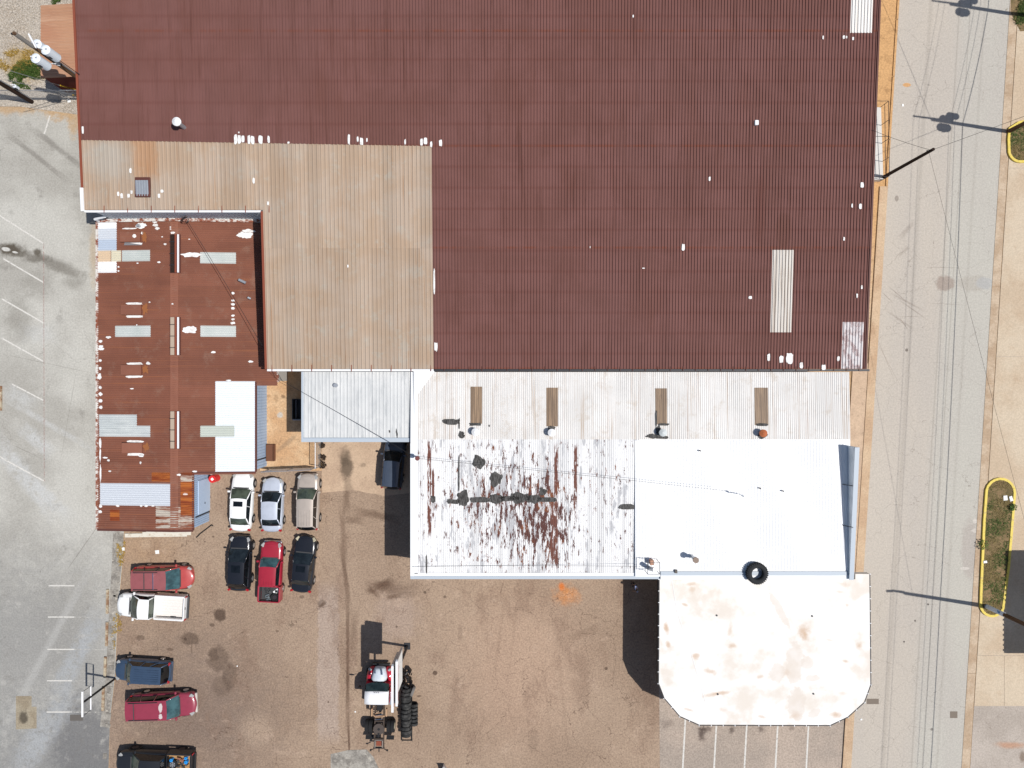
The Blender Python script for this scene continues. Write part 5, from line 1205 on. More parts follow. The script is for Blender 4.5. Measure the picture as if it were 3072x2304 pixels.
# hood: tapered, white centre with red fenders
def loft(name, secs, mat, parent, smooth=True, sub=1):
    bm = bmesh.new(); k = len(secs[0]); q = [[bm.verts.new(v) for v in s] for s in secs]
    for i in range(len(secs) - 1):
        for j in range(k - 1): bm.faces.new((q[i][j], q[i][j + 1], q[i + 1][j + 1], q[i + 1][j]))
        bm.faces.new((q[i][k - 1], q[i][0], q[i + 1][0], q[i + 1][k - 1]))
    bm.faces.new(q[0][::-1]); bm.faces.new(q[-1])
    o = mkbm(name, bm, mat, parent, True, smooth)
    if sub: m = o.modifiers.new('smooth', 'SUBSURF'); m.levels = m.render_levels = sub
    return o
def hs(x, w, z0, z1, rnd=.75): return [(x, -w, z0), (x, -w, z1 * .8), (x, -w * rnd, z1), (x, 0, z1 * 1.03), (x, w * rnd, z1), (x, w, z1 * .8), (x, w, z0)]
loft('hood', [hs(3.2, .42, .7, 1.3), hs(3.12, .47, .6, 1.45), hs(2.7, .60, .6, 1.62), hs(2.1, .80, .7, 1.84)], PBT, tr)
for s in (-1, 1):
    def fs_(x, wi, wo, z0, z1): return [(x, s * wi, z0), (x, s * wi, z1), (x, s * (wi + wo) / 2, z1 + .06), (x, s * wo, z1 - .1), (x, s * wo, z0)]
    loft('fender', [fs_(3.18, .42, .74, .6, .85), fs_(2.95, .45, 1.0, .5, 1.15), fs_(2.5, .55, 1.14, .6, 1.28), fs_(1.95, .72, 1.14, .7, 1.2), fs_(1.6, .8, 1.06, .6, 1.0)], PRT, tr)
    box('headlight', (2.98, s * .80, 1.08), (.2, .3, .14), M_LAMP, tr, True, rz=-s * .6, bev=.04)
    bm = bmesh.new(); bm_cyl(bm, (2.35, s * .82, .5), (2.35, s * 1.16, .5), .5, .5, 24); w_ = mkbm('front_wheel', bm, M_TYRE, tr, True); bm = bmesh.new(); bm_cyl(bm, (2.35, s * 1.1, .5), (2.35, s * 1.18, .5), .28, .22, 18); mkbm('rim', bm, M_RIM, w_, True)
    # mirrors
    bm = bmesh.new(); bm_cyl(bm, (2.0, s * 1.0, 1.9), (1.92, s * 1.42, 1.95), .02, seg=6); bm_box(bm, (1.92, s * 1.45, 1.95), (.12, .2, .42), 0, .02); mkbm('mirror', bm, M_BLACK, tr, True)
    box('step_tank', (.55, s * .98, .65), (1.1, .4, .5), M_RUSTF if s > 0 else M_STEEL, tr, True, bev=.08, seg=2)
    # dual rear wheels, axle and mud flaps
    for y in (.74, 1.06):
        bm = bmesh.new(); bm_cyl(bm, (-1.88, s * (y - .14), .5), (-1.88, s * (y + .14), .5), .5, .5, 26); w_ = mkbm('rear_wheel', bm, M_TYRE, tr, True)
        bm = bmesh.new(); bm_cyl(bm, (-1.88, s * (y + .08), .5), (-1.88, s * (y + .15), .5), .29, .27, 18); mkbm('rim', bm, M_LAMPY if y > 1 else M_RIMD, w_, True)
    box('mud_flap', (-2.82, s * .86, .55), (.32, .62, .05), M_BLACK, tr, True, ry=.5)
    box('frame_rail', (-1.0, s * .36, .85), (5.0, .1, .26), M_FRAME, tr, True, bev=.02)
    box('frame_bracket', (-.52, s * .60, 1.0), (.62, .12, .3), M_RUSTF, tr, True, bev=.02)
    cyl('tail_lamp_arm', (-3.6, s * .4, .85), (-3.72, s * .66, .85), .045, M_FRAME, tr, True, seg=8); box('tail_lamp', (-3.72, s * .68, .86), (.12, .14, .14), M_BLACK, tr, True, bev=.02)
loft('cab', [[(x0, -1.0, .6), (x0, -1.0, z0), (x0, -.85, z0 + .1), (x0, .85, z0 + .1), (x0, 1.0, z0), (x0, 1.0, .6)] for x0, z0 in ((2.12, 1.68), (1.7, 1.9), (.74, 2.0))], PRT, tr, False, 0)
secs = []
for x, z in ((1.78, 2.32), (1.7, 2.42), (1.3, 2.5), (.78, 2.48), (.7, 2.36)): secs.append([(x, -.98, z - .22), (x, -.93, z - .04), (x, -.5, z), (x, .5, z), (x, .93, z - .04), (x, .98, z - .22)])
loft('cab_roof', secs, PWT, tr, True, 0)
mk('windshield', [(2.26, -.55, 1.86), (2.14, -.95, 1.82), (1.75, -.90, 2.33), (1.8, 0, 2.36), (1.75, .90, 2.33), (2.14, .95, 1.82), (2.26, .55, 1.86), (2.3, 0, 1.89)], [(0, 1, 2, 3), (3, 4, 5, 6), (0, 3, 6, 7)], glassm('truck_glass', (.02, .035, .035, 1)), tr, True)
for s in (-1, 1): mk('side_window', [(2.05, s * 1.0, 1.72), (1.75, s * .96, 2.28), (.8, s * .96, 2.28), (.8, s * 1.01, 1.7)], [(0, 1, 2, 3)], G_BLACK, tr, True)
for i, y in enumerate((-.16, 0, .16)): box('marker_lamp', (1.72, y, 2.45), (.06, .05, .05), M_DARK, tr, True, bev=.01)
box('front_bumper', (3.22, 0, .55), (.2, 1.5, .3), M_BLACK, tr, True, bev=.06, seg=2); box('grille', (3.12, 0, 1.0), (.08, .8, .5), M_BLACK, tr, True, bev=.03)
box('transmission', (.1, 0, .82), (1.1, .5, .4), M_BLACK, tr, True, bev=.06); box('cross_member', (-.85, 0, .95), (.12, .9, .2), M_RUSTF, tr, True, bev=.02); box('cross_member', (-1.25, 0, .95), (.1, .75, .2), M_FRAME, tr, True, bev=.02)
for i in range(4): cyl('air_hose', (-.5 - i * .18, -.3, 1.08), (-.62 - i * .16, .32, 1.1), .03, M_CHROME if i % 2 else M_RUSTF, tr, True, seg=8)
bm = bmesh.new(); bm_cyl(bm, (-1.88, 0, 1.02), (-1.88, 0, 1.12), .47, .45, 28); fw = mkbm('fifth_wheel', bm, N('greasy_plate', .6, .4, .4, C(96, 86, 80)).m, tr, True)
bm = bmesh.new(); bm_cyl(bm, (-1.88, 0, 1.12), (-1.88, 0, 1.135), .1, .1, 14); bm_box(bm, (-2.36, 0, 1.128), (.36, .14, .016)); mkbm('jaw', bm, M_BLACK, fw, True)
cyl('axle', (-1.88, -1.0, .5), (-1.88, 1.0, .5), .12, M_FRAME, tr, True)
box('rear_cross_member', (-2.75, 0, .95), (.16, .86, .2), M_FRAME, tr, True, bev=.02); box('rear_cross_member', (-3.5, 0, .88), (.1, .9, .16), M_BLACK, tr, True, bev=.02)
bm = bmesh.new(); bm_box(bm, (-3.1, -.3, 1.02), (.62, .06, .06)); bm_box(bm, (-3.1, .3, 1.02), (.62, .06, .06)); bm_box(bm, (-2.82, 0, 1.02), (.06, .6, .06)); mkbm('rear_hoop', bm, N('light_bar', .5, .4, .3, C(176, 166, 156)).m, tr, True)
box('rear_box', (-3.15, 0, .85), (.4, .46, .12), M_RUSTTRIM, tr, True, bev=.02); cyl('tow_pin', (-3.5, 0, .86), (-3.85, 0, .86), .04, M_BLACK, tr, True, seg=8)
cyl('exhaust_stub', (.5, .55, .9), (.5, .55, 1.6), .06, M_WHITE, tr, True)

# ------------------------------------------------------------------ tyre rack, heap, signs
rx, ry0, _ = P(1219, 2062, .5); _, ry1, _ = P(1219, 2206, .5)
rk = empty('tyre_rack', (rx, (ry0 + ry1) / 2, .02)); tag(rk, 'low black steel rack holding a row of upright tyres', 'rack')
for s in (-.42, .42): box('rail', (rx + s, (ry0 + ry1) / 2 - .2, .16), (.05, ry0 - ry1 + .9, .05), M_BLACK, rk)
for y in (ry1 - .62, (ry0 + ry1) / 2, ry0 + .2): box('cross_bar', (rx, y, .10), (.84, .05, .05), M_BLACK, rk)
for y in (ry1 - .62, ry0 + .2):
    for s in (-.42, .42): box('leg', (rx + s, y, .09), (.05, .05, .16), M_BLACK, rk)
nt = 14
M_TYREG = N('dusty_tyre_rubber', .9, .2); n = M_TYREG; n.color(n.mix(n.ss(n.noise(3, 4, .7), .4, .65), (.022, .022, .022, 1), (.06, .058, .055, 1))); M_TYREG = n.m
for i in range(nt):
    y = ry0 + (ry1 - ry0) * (i + .5) / nt; r = .42 + .03 * ((i * 7) % 5 - 2) / 2
    tyre('tyre', (rx + random.uniform(-.02, .02), y, .185 + r), r, .265, 'Y', 'worn black tyre standing upright in the steel rack', 'tyres standing in the rack', random.uniform(-.06, .06), M_TYREG)
for i in range(6):
    tyre('tyre', (rx + .62, ry1 + .9 + i * .31, .33), .32, .24, 'Y', 'smaller tyre standing on the ground behind the rack', 'small tyres on the ground behind the rack', random.uniform(-.06, .06), M_TYREG)
o = tyre('tyre', (rx + .52, ry0 - .35, .44), .42, .24, 'Y', 'greyish tyre leaning at the end of the rack', None, 1.2, N('grey_rubber', .9, .2, color=(.16, .15, .14, 1)).m)
q = P(1221, 2035, .4); hp = junk('engine_heap', (q[0], q[1], .02), 16, M_BLACK, 'black heap of engine parts under the tall sign', 'engine parts', 33, None, .45)
hp.scale = (1.1, 1.6, 4.5)
# tall double-faced sign on an offset post
sx_, sy_, _ = P(1222, 1938)
sg = empty('pylon_sign', (sx_, sy_, .02)); tag(sg, 'tall pole sign with two white boards casting a square shadow', 'sign')
cyl('post', (sx_, sy_, 0), (sx_, sy_, 6.4), .11, M_DARK, sg); box('base_plate', (sx_, sy_, .05), (.5, .55, .05), M_DARK, sg)
M_BOARD = N('sign_board', .55, .3); n = M_BOARD; n.color(n.mix(n.ss(n.noise(1.3, 5, .7), .6, .72), (.72, .72, .70, 1), C(190, 150, 140))); M_BOARD = n.m
for dx, ya, yb in ((-.07, -20.75, -24.15), (.24, -20.4, -23.7)):
    p = box('sign_board', (sx_ + dx, (ya - 22.9) / 2, 5.22), (.06, ya + 22.9, 1.9), M_BOARD, sg)  # lower board shaped short so its shadow misses the truck hood
    box('top_panel', (sx_ + dx, (ya + yb) / 2, 6.42), (.06, ya - yb, .5), M_BOARD, p)
    box('board_edge', (sx_ + dx, (ya + yb) / 2, 6.70), (.16, ya - yb, .05), M_WHITE, p); box('board_end', (sx_ + dx, ya + .06, 5.5), (.14, .12, 2.35), M_STEEL, p)
    box('board_stripe', (sx_ + dx + .034, (ya + yb) / 2 - .1, 6.3), (.006, (ya - yb) * .8, .12), N('faded_red_lettering', .7, .2, color=C(176, 92, 88)).m, p)
box('sign_arm', (sx_, sy_ - .9, 5.9), (.12, 2.2, .12), M_DARK, sg); box('sign_arm', (sx_, sy_ - .9, 4.9), (.12, 2.2, .12), M_DARK, sg)
# empty sign frame by the lot edge
fx, fy, _ = P(348, 2034)
fr = empty('sign_frame', (fx, fy, .02)); tag(fr, 'empty white sign frame on a black post beside the navy car', 'sign')
cyl('post', (fx, fy, 0), (fx, fy, 4.4), .085, M_BLACK, fr)
box('frame_bar', (fx, fy - .1, 3.4), (.07, 1.85, .08), M_WHITE, fr); box('frame_bar', (fx, fy - .1, 4.45), (.1, 1.95, .1), M_WHITE, fr); box('frame_upright', (fx, fy, 3.92), (.08, .08, 1.0), M_WHITE, fr)
for y in (fy - 1.04, fy + .84): cyl('side_rod', (fx, y, 3.4), (fx, y, 4.45), .02, M_DARK, fr, seg=6)
# ------------------------------------------------------------------ big tyre on the roof
X, Y, _ = P(2272, 1721, 5.85); o = tyre('tractor_tyre', (X, Y, 5.76), .76, .44, 'Z', 'huge lugged tractor tyre lying on the workshop roof edge', None, 0, N('tractor_rubber', .85, .2, color=(.026, .027, .029, 1)).m, 30)
# ------------------------------------------------------------------ utility poles and wires
M_WIRE = N('wire_black', .6, .3, color=(.02, .02, .022, 1)).m
M_TRANS = N('transformer_grey', .4, .4, .0, color=(.66, .71, .76, 1)).m
M_YELG = N('yellow_guard', .5, .3, color=C(236, 190, 40)).m
def transformer(x, y, z, r, h, parent):
    bm = bmesh.new(); bm_cyl(bm, (x, y, z), (x, y, z + h), r, r, 18); bm_cyl(bm, (x, y, z + h), (x, y, z + h + .06), r * 1.06, r * .7, 18)
    t = mkbm('transformer', bm, M_TRANS, parent, False)
    for k in (-1, 1): cyl('bushing', (x + k * r * .4, y, z + h), (x + k * r * .5, y, z + h + .28), .045, M_FASCIA_W, t, seg=8)
    box('hanger', (x, y - r * 1.02, z + h * .6), (.16, .1, .3), M_DARK, t)
    return t
# west pole with three transformers
bx_, by_ = -33.5, 23.6
p1 = empty('utility_pole', (bx_, by_, 0)); tag(p1, 'wooden utility pole carrying three grey transformers beside the lean-to', 'utility pole')
cyl('pole', (bx_, by_, 0), (bx_, by_, 11), .17, M_POLE, p1, r1=.12); cyl('pole_top', (bx_, by_, 9.2), (bx_, by_, 10.9), .145, N('weathered_grey_wood', .8, .2, color=C(150, 146, 140)).m, p1)
for dx, dy in ((.42, .1), (-.28, -.5), (-.2, .5)): transformer(bx_ + dx, by_ + dy, 7.3, .33, 1.2, p1)
box('cross_arm', (bx_ + .1, by_ + .3, 9.35), (.1, 1.1, .1), M_FASCIA_W, p1, rz=.5); box('cross_arm', (bx_ - .1, by_, 10.9), (.3, .12, .1), M_DARK, p1)
cyl('conduit', (bx_ + .16, by_ + .1, 0), (bx_ + .16, by_ + .1, 7), .05, M_STEEL, p1, seg=8)
for i in range(3): cyl('jumper', (bx_ - .1 + i * .2, by_ - .3, 7.3), (bx_ + .2, by_ - .15 + i * .1, 6.6), .025, M_FASCIA_W, p1, seg=6)
o = wire('service_drop', (bx_ + .5, by_, 7.4), (XW + .2, by_ - 1.0, zmain(0, by_) + .1), .03, M_WIRE, .1); tag(o, 'black service cable from the transformers to the warehouse roof', 'cable')
# second pole at the west edge with a conduit
p2x, p2y = P(96, 306)[:2]
p2 = empty('utility_pole', (p2x, p2y, 0)); tag(p2, 'dark utility pole with pale conduit standing by the chain-link fence', 'utility pole')
cyl('pole', (p2x, p2y, 0), (p2x, p2y, 10), .17, M_POLED, p2, r1=.13); cyl('conduit', (p2x + .1, p2y + .18, 0), (p2x + .1, p2y + .18, 9), .05, M_STEEL, p2, seg=8)
transformer(p2x + .42, p2y + .2, 2.2, .14, .4, p2)
for i, (a, b) in enumerate((((33, 213, 8.5), (232, 270, .4)), ((20, 240, 7.5), (236, 287, .4)))):
    A = Vector(P(*a)); B = Vector(P(*b)); B.z = .3
    o = wire('guy_wire', A, B, .022, M_STEEL, 0.05); tag(o, 'pale guy wire with a yellow guard at its ground end' if i == 0 else 'thin guy wire with a short yellow guard below the first one', 'guy wire')
    d = (A - B).normalized(); l = 1.6 if i == 0 else .5
    bm = bmesh.new(); bm_cyl(bm, B, B + d * l * 1.6, .05, .05, 8); mkbm('guard', bm, M_YELG, o)
# chain-link fence north-west
def chainlink(name, label, pts, h=1.9, pitch=.16, posts=True):
    a = Vector(pts[0]); f = empty(name, (a.x, a.y, 0)); tag(f, label, 'fence')
    for p, q in zip(pts[:-1], pts[1:]):
        p = Vector((p[0], p[1], 0)); q = Vector((q[0], q[1], 0)); d = q - p; l = d.length; u = d / l
        k = max(1, round(l / 2.6))
        for i in range(k + 1): 
            w = p + u * (l * i / k); cyl('post', w, w + Vector((0, 0, h + .05)), .035, M_STEEL, f, seg=8)
        cyl('top_rail', p + Vector((0, 0, h)), q + Vector((0, 0, h)), .025, M_STEEL, f, seg=6)
        bm = bmesh.new(); nn_ = int((l + h) / pitch)
        for i in range(nn_):
            s0 = i * pitch
            for sg_ in (1, -1):
                # lines rising to the right / left
                x0, x1 = s0 - h, s0
                za, zb_ = 0.0, h
                if x0 < 0: za = -x0; x0 = 0
                if x1 > l: zb_ = h - (x1 - l); x1 = l
                if x1 <= x0: continue
                if sg_ < 0: A_, B_ = p + u * (l - x0), p + u * (l - x1)
                else: A_, B_ = p + u * x0, p + u * x1
                bm_cyl(bm, A_ + Vector((0, 0, za + .03)), B_ + Vector((0, 0, zb_ + .03 if zb_ < h else h)), .006, .006, 3, False)
        mkbm('mesh', bm, M_STEEL, f)
    return f
chainlink('chain_link_fence', 'chain-link fence between the gravel patch and the paved lot', [P(-200, 300)[:2], P(96, 300)[:2], P(330, 300)[:2]])
g1 = chainlink('chain_link_gate', 'chain-link gate closing the side yard beside the blue-clad wall', [P(808, 1408)[:2], P(950, 1402)[:2]], 1.8)
chainlink('chain_link_fence', 'chain-link fence running down from the annex to the champagne car', [P(964, 1322)[:2], P(964, 1398)[:2]], 1.8)
# east pole next to the ramp
ex, ey = P(2640, 537)[:2]
p3 = empty('utility_pole', (ex, ey, 0)); tag(p3, 'short dark wooden pole standing at the end of the loading ramp', 'utility pole')
cyl('pole', (ex, ey, 0), (ex, ey, 7.25), .14, M_POLED, p3, r1=.11, seg=12); box('bracket', (ex - .15, ey, 6.9), (.3, .06, .06), M_DARK, p3)
# the line of poles along the east side of the road
def street_pole(px, py, h, label, trans=True, sign=False):
    x, y, _ = P(px, py); p = empty('street_pole', (x, y, 0)); tag(p, label, 'utility pole', 'utility poles along the road')
    cyl('pole', (x, y, 0), (x, y, h), .17, M_POLE, p, r1=.13)
    for z, w in ((h - .4, 2.2), (h - 1.3, 2.0)) if trans else ((h - .3, 1.0),): box('cross_arm', (x - .7, y + .2, z), (w * 1.0, .14, .14), M_POLE, p, rz=-.12)
    if trans:
        transformer(x - .5, y + .3, h - 3.6, .3, 1.1, p); transformer(x - .4, y - .45, h - 3.0, .34, 1.0, p); transformer(x + .1, y + .55, h - 3.4, .28, 1.0, p)
    if sign:
        bm = bmesh.new(); bm_cyl(bm, (x, y, .05), (x, y, 2.2), .185, .18, 14)
        w = mkbm('pole_wrap', bm, N('pale_wrap', .5, .3, color=(.55, .62, .72, 1)).m, p); box('blue_notice', (x - .18, y + .06, 1.75), (.02, .26, .26), N('blue_notice', .5, .3, color=(.03, .18, .42, 1)).m, w, rz=.2)
        cyl('lamp_arm', (x, y, h - 2), (x - 1.9, y + .3, h - 1.4), .04, M_STEEL, p, seg=8); box('lamp_head', (x - 2.0, y + .3, h - 1.38), (.6, .2, .1), M_STEEL, p, bev=.03)
    return x, y
A_ = street_pole(3100, 52, 12.4, 'utility pole with transformers beyond the grass corner, seen by its shadow')
B_ = street_pole(3024, 395, 11.4, 'utility pole with transformers rising from the small yellow-kerbed island')
C_ = street_pole(2957, 1818, 12.2, 'utility pole with a pale wrapped foot at the end of the long island', False, True)
D_ = (C_[0] - 2.6, C_[1] - 40)
U_ = (A_[0] + 2.2, A_[1] + 34)
cable = 0
for (xa, ya), (xb, yb) in (((U_), (A_)), ((A_), (B_)), ((B_), (C_)), ((C_), (D_))):
    for off, z, r in ((-1.7, 11.2, .010), (-1.2, 11.2, .010), (-.15, 8.6, .012), (.1, 8.2, .014), (.3, 7.4, .017), (.05, 6.9, .012)):
        o = wire('power_line', (xa + off, ya, z), (xb + off, yb, z), r, M_WIRE, .25, 14); tag(o, 'overhead cable strung along the poles, its shadow a thin line on the road', 'power line', 'cables strung between the street poles')
def span(name, a, b, r, sag, label): tag(wire(name, a, b, r, M_WIRE, sag, 12), label, 'power line')
tp = (ex, ey, 7.1)
span('power_line', tp, P(3300, 265, 9.0), .014, .1, 'cable from the short dark pole out over the small island')
span('power_line', (ex, ey, 7.0), (XE - .2, ey + 1.6, zmain(0, ey) + .2), .014, .15, 'short cable from the dark pole to the warehouse eave')
span('power_line', (ex - .02, ey, 6.7), P(3180, 1960, 9.0), .009, .1, 'long thin cable crossing the road from the dark pole toward the long island')
span('power_line', P(2762, -10, 8.6), P(2885, 345, 8.6), .03, .0, 'cable slanting across the top of the road') if False else None
span('power_line', (B_[0] - .5, B_[1], 10.6), (XE + 3.2, B_[1] + 24, 9.5), .014, .3, 'cable from the transformer pole slanting across to the warehouse side')
# roof-to-roof service wires
a = P(557, 655, 4.2); b = P(846, 1142, 5.05); m_ = P(1252, 1375, 6.3); e_ = P(2176, 1472, 6.7)
span('service_wire', a, b, .018, .3, 'dark twisted cable crossing the red-brown roof diagonally')
span('service_wire', b, m_, .016, .15, 'dark cable crossing the annex roof from the gate corner')
span('service_wire', b, (XC + .1, YS + .05, 5.1), .012, .02, 'short thin wire holding the cable junction to the warehouse corner')
span('service_wire', m_, e_, .012, .3, 'thin cable crossing the peeling white roof')
span('service_wire', P(1236, 1700, WZ + .15), P(1950, 1700, 6.0), .010, .3, 'thin sagging cable along the workshop gutter')
bm = bmesh.new(); cx, cy, cz = P(557, 660, 4.0)
for i in range(5): 
    pts = [(cx + .22 * math.cos(t) * (1 + i * .1), cy + .2 * math.sin(t), cz + .04 * i + .1 * math.sin(2 * t)) for t in [k * .6 for k in range(12)]]; tube_pts(bm, pts, .014, 4)
o = mkbm('cable_coil', bm, M_WIRE); tag(o, 'small tangled cable coil hanging at the warehouse wall over the red-brown roof', 'cable coil')
# ------------------------------------------------------------------ ramp with railing on the warehouse's east side
rp0, rp1 = P(2649, 318, .5), P(2646, 540, .5)
rm = empty('loading_ramp', ((XE + 1.5), (rp0[1] + rp1[1]) / 2, 0)); tag(rm, 'pale concrete loading ramp with a dark pipe railing along the warehouse', 'ramp')
ramp_x1 = 30.62
bm = bmesh.new(); prism(bm, [(XE + .0, rp1[1]), (ramp_x1, rp1[1]), (ramp_x1, rp0[1]), (XE + .0, rp0[1])], 0, lambda x, y: .25 + .35 * (rp0[1] - y) / (rp0[1] - rp1[1])); mkbm('slab', bm, N('ramp_concrete', .85, .2, color=C(226, 222, 216)).m, rm)
for z_ in (.95, 1.5):
    cyl('rail', (ramp_x1 - .05, rp1[1], z_ + .1), (ramp_x1 - .05, rp0[1], z_ - .05), .022, M_DARK, rm, seg=6)
for t in (0, .25, .5, .75, 1): y = rp1[1] + (rp0[1] - rp1[1]) * t; cyl('railing_post', (ramp_x1 - .05, y, .2), (ramp_x1 - .05, y, 1.58 - .13 * t), .025, M_DARK, rm, seg=6)
for t in (0, .53, 1): y = rp1[1] + (rp0[1] - rp1[1]) * t; cyl('tie_bar', (ramp_x1 - .05, y, 1.5), (XE + 2.4, y, 1.5), .02, M_DARK, rm, seg=6)
# ------------------------------------------------------------------ yellow-kerbed islands with grass
def island(label, pts, seed, grass_density=90):
    """pts: outer outline px on ground"""
    isl = empty('traffic_island', P(*pts[0])); tag(isl, label, 'island')
    outer = [Vector(P(x, y)[:2]) for x, y in pts]; cen = sum(outer, Vector((0, 0))) / len(outer)
    nn_ = len(outer); inner = []
    for i in range(nn_):
        a, b, c_ = outer[i - 1], outer[i], outer[(i + 1) % nn_]
        d1 = (b - a).normalized(); d2 = (c_ - b).normalized(); n1 = Vector((-d1.y, d1.x)); n2 = Vector((-d2.y, d2.x)); nv_ = (n1 + n2).normalized()
        if (cen - b).dot(nv_) < 0: nv_ = -nv_
        inner.append(b + nv_ * .2)
    bm = bmesh.new()
    z0, z1 = .03, .17
    o0 = [bm.verts.new((v.x, v.y, z0)) for v in outer]; o1 = [bm.verts.new((v.x, v.y, z1)) for v in outer]; i1 = [bm.verts.new((v.x, v.y, z1)) for v in inner]; i0 = [bm.verts.new((v.x, v.y, z0)) for v in inner]
    for i in range(nn_):
        j = (i + 1) % nn_
        bm.faces.new((o0[i], o0[j], o1[j], o1[i])); bm.faces.new((o1[i], o1[j], i1[j], i1[i])); bm.faces.new((i1[i], i1[j], i0[j], i0[i]))
    mkbm('kerb_ring', bm, M_YEL, isl)
    bm = bmesh.new(); bm.faces.new([bm.verts.new((v.x, v.y, .12)) for v in inner]); so = mkbm('soil', bm, M_SOIL, isl)
    for p in so.data.polygons:
        if p.normal.z < 0: p.flip()
    rnd = random.Random(seed); xs = [v.x for v in inner]; ys = [v.y for v in inner]
    def inside(x, y):
        c = False; j = nn_ - 1
        for i in range(nn_):
            if (inner[i].y > y) != (inner[j].y > y) and x < (inner[j].x - inner[i].x) * (y - inner[i].y) / (inner[j].y - inner[i].y) + inner[i].x: c = not c
            j = i
        return c
    vs, fs = [], []
    tries = int((max(xs) - min(xs)) * (max(ys) - min(ys)) * grass_density)
    for _ in range(tries):
        x = rnd.uniform(min(xs), max(xs)); y = rnd.uniform(min(ys), max(ys))
        if not inside(x, y): continue
        if mnoise.noise(Vector((x * .7, y * .7, 3))) < -.18 and rnd.random() < .8: continue
        for k in range(3):
            a = rnd.uniform(0, 6.28); l = rnd.uniform(.08, .22); w = .016; h = rnd.uniform(.05, .16)
            dx, dy = math.cos(a), math.sin(a); b = len(vs)
            vs += [(x - dy * w, y + dx * w, .12), (x + dy * w, y - dx * w, .12), (x + dx * l, y + dy * l, .12 + h)]; fs.append((b, b + 1, b + 2))
    o = mk('grass', vs, fs, M_GRASS, isl); o['kind'] = 'stuff'
    return isl
def arc(cx, cy, r, a0, a1, n_=9): return [(cx + r * math.cos(R(a0 + (a1 - a0) * i / n_)), cy - r * math.sin(R(a0 + (a1 - a0) * i / n_))) for i in range(n_ + 1)]
island('long grassy traffic island with a yellow kerb and a wrapped pole at its end', arc(2998, 1478, 46, 0, 170) + [(2946, 1560), (2936, 1780)] + arc(2973, 1812, 38, 185, 340) + [(3026, 1700)], 3)
island('small yellow-kerbed grassy island with a transformer pole', [(3022, 385), (3052, 366), (3200, 330), (3240, 400), (3200, 480)] + arc(3058, 452, 38, 270, 190, 6) + [(3019, 420)], 5)
o = mk('grass_corner', [(*P(3030, -300)[:2], .045), (*P(3400, -300)[:2], .045), (*P(3400, 60)[:2], .045), (*P(3060, 95)[:2], .045), (*P(3032, 40)[:2], .045)], [(0, 4, 3, 2, 1)], M_SOIL); st(o)
def grass_patch(name, label, cx, cy, rx, ry, cnt, mats, seed, hmax=.3, z=.03, kind='stuff'):
    rnd = random.Random(seed); X, Y, _ = P(cx, cy); vs, fs = [], []
    for _ in range(cnt):
        a = rnd.uniform(0, 6.28); d = rnd.random() ** .6; x = X + rx * d * math.cos(a); y = Y + ry * d * math.sin(a)
        if mnoise.noise(Vector((x * .9, y * .9, seed))) < -.1: continue
        for k in range(3):
            t = rnd.uniform(0, 6.28); l = rnd.uniform(.06, .2); w = rnd.uniform(.014, .03); h = rnd.uniform(.04, hmax); dx, dy = math.cos(t), math.sin(t); b = len(vs)
            vs += [(x - dy * w, y + dx * w, z), (x + dy * w, y - dx * w, z), (x + dx * l, y + dy * l, z + h)]; fs.append((b, b + 1, b + 2))
    o = mk(name, vs, fs, mats); tag(o, label, 'grass', None, 'stuff'); return o
grass_patch('grass', 'grass in the corner beyond the road', 3075, 20, 1.6, 1.9, 1600, M_GRASS, 1, .2, .05)
grass_patch('weeds', 'green weeds by the utility poles', 85, 225, 1.6, 1.2, 1500, M_WEED, 2, .35)
grass_patch('weeds', 'dry yellow weeds by the gravel', 60, 185, 1.9, 1.0, 900, M_DRYW, 3, .25)
grass_patch('weeds', 'weeds at the lean-to corner', 190, 6, .9, .6, 500, M_WEED, 4, .3)
grass_patch('weeds', 'dry weeds along the broken kerb', 364, 1640, .35, 1.6, 220, M_DRYW, 5, .15)
grass_patch('weeds', 'weeds along the kerb beside the white pickup', 352, 1900, .4, 1.8, 160, M_DRYW, 6, .12)
# bushy weeds
def weed(px, py, r, label, mat, seed, group=None, z=.02):
    X, Y, _ = P(px, py); rnd = random.Random(seed); bm = bmesh.new()
    for i in range(90):
        a = rnd.uniform(0, 6.28); d = r * rnd.random() ** .5; zz = rnd.uniform(.05, r * 1.1); x, y = d * math.cos(a), d * math.sin(a); s = rnd.uniform(.04, .09); t = rnd.uniform(0, 3.14)
        bm.faces.new([bm.verts.new((x + s * math.cos(t), y + s * math.sin(t), zz)), bm.verts.new((x - s * .5 * math.sin(t), y + s * .5 * math.cos(t), zz + .03)), bm.verts.new((x - s * math.cos(t), y - s * math.sin(t), zz - .02)), bm.verts.new((x + s * .5 * math.sin(t), y - s * .5 * math.cos(t), zz))])
    o = empty('weed_bush', (X, Y, z)); tag(o, label, 'plant', group)
    mkbm('foliage', bm, mat, o, True)
    bm = bmesh.new()
    for i in range(6): a = i * 1.05; bm_cyl(bm, (0, 0, 0), (r * .6 * math.cos(a), r * .6 * math.sin(a), r * .7), .012, .006, 4)
    mkbm('stem', bm, M_DRYW, o, True)
weed(2943, 1632, .42, 'green weed growing over the yellow kerb of the long island', M_WEED, 1)
weed(3032, 1520, .28, 'small dark green shrub inside the long island', M_WEED, 2, None, .12)
M_DEAD = N('dead_leaf', .9, .1, color=C(70, 58, 50)).m
weed(968, 1335, .22, 'dark dry weed at the annex corner of the fence', M_DEAD, 3); weed(969, 1372, .3, 'dark weed halfway down the fence beside the driveway', M_DEAD, 4); weed(970, 1394, .3, 'dark weed near the bottom of the driveway fence', M_DEAD, 5)
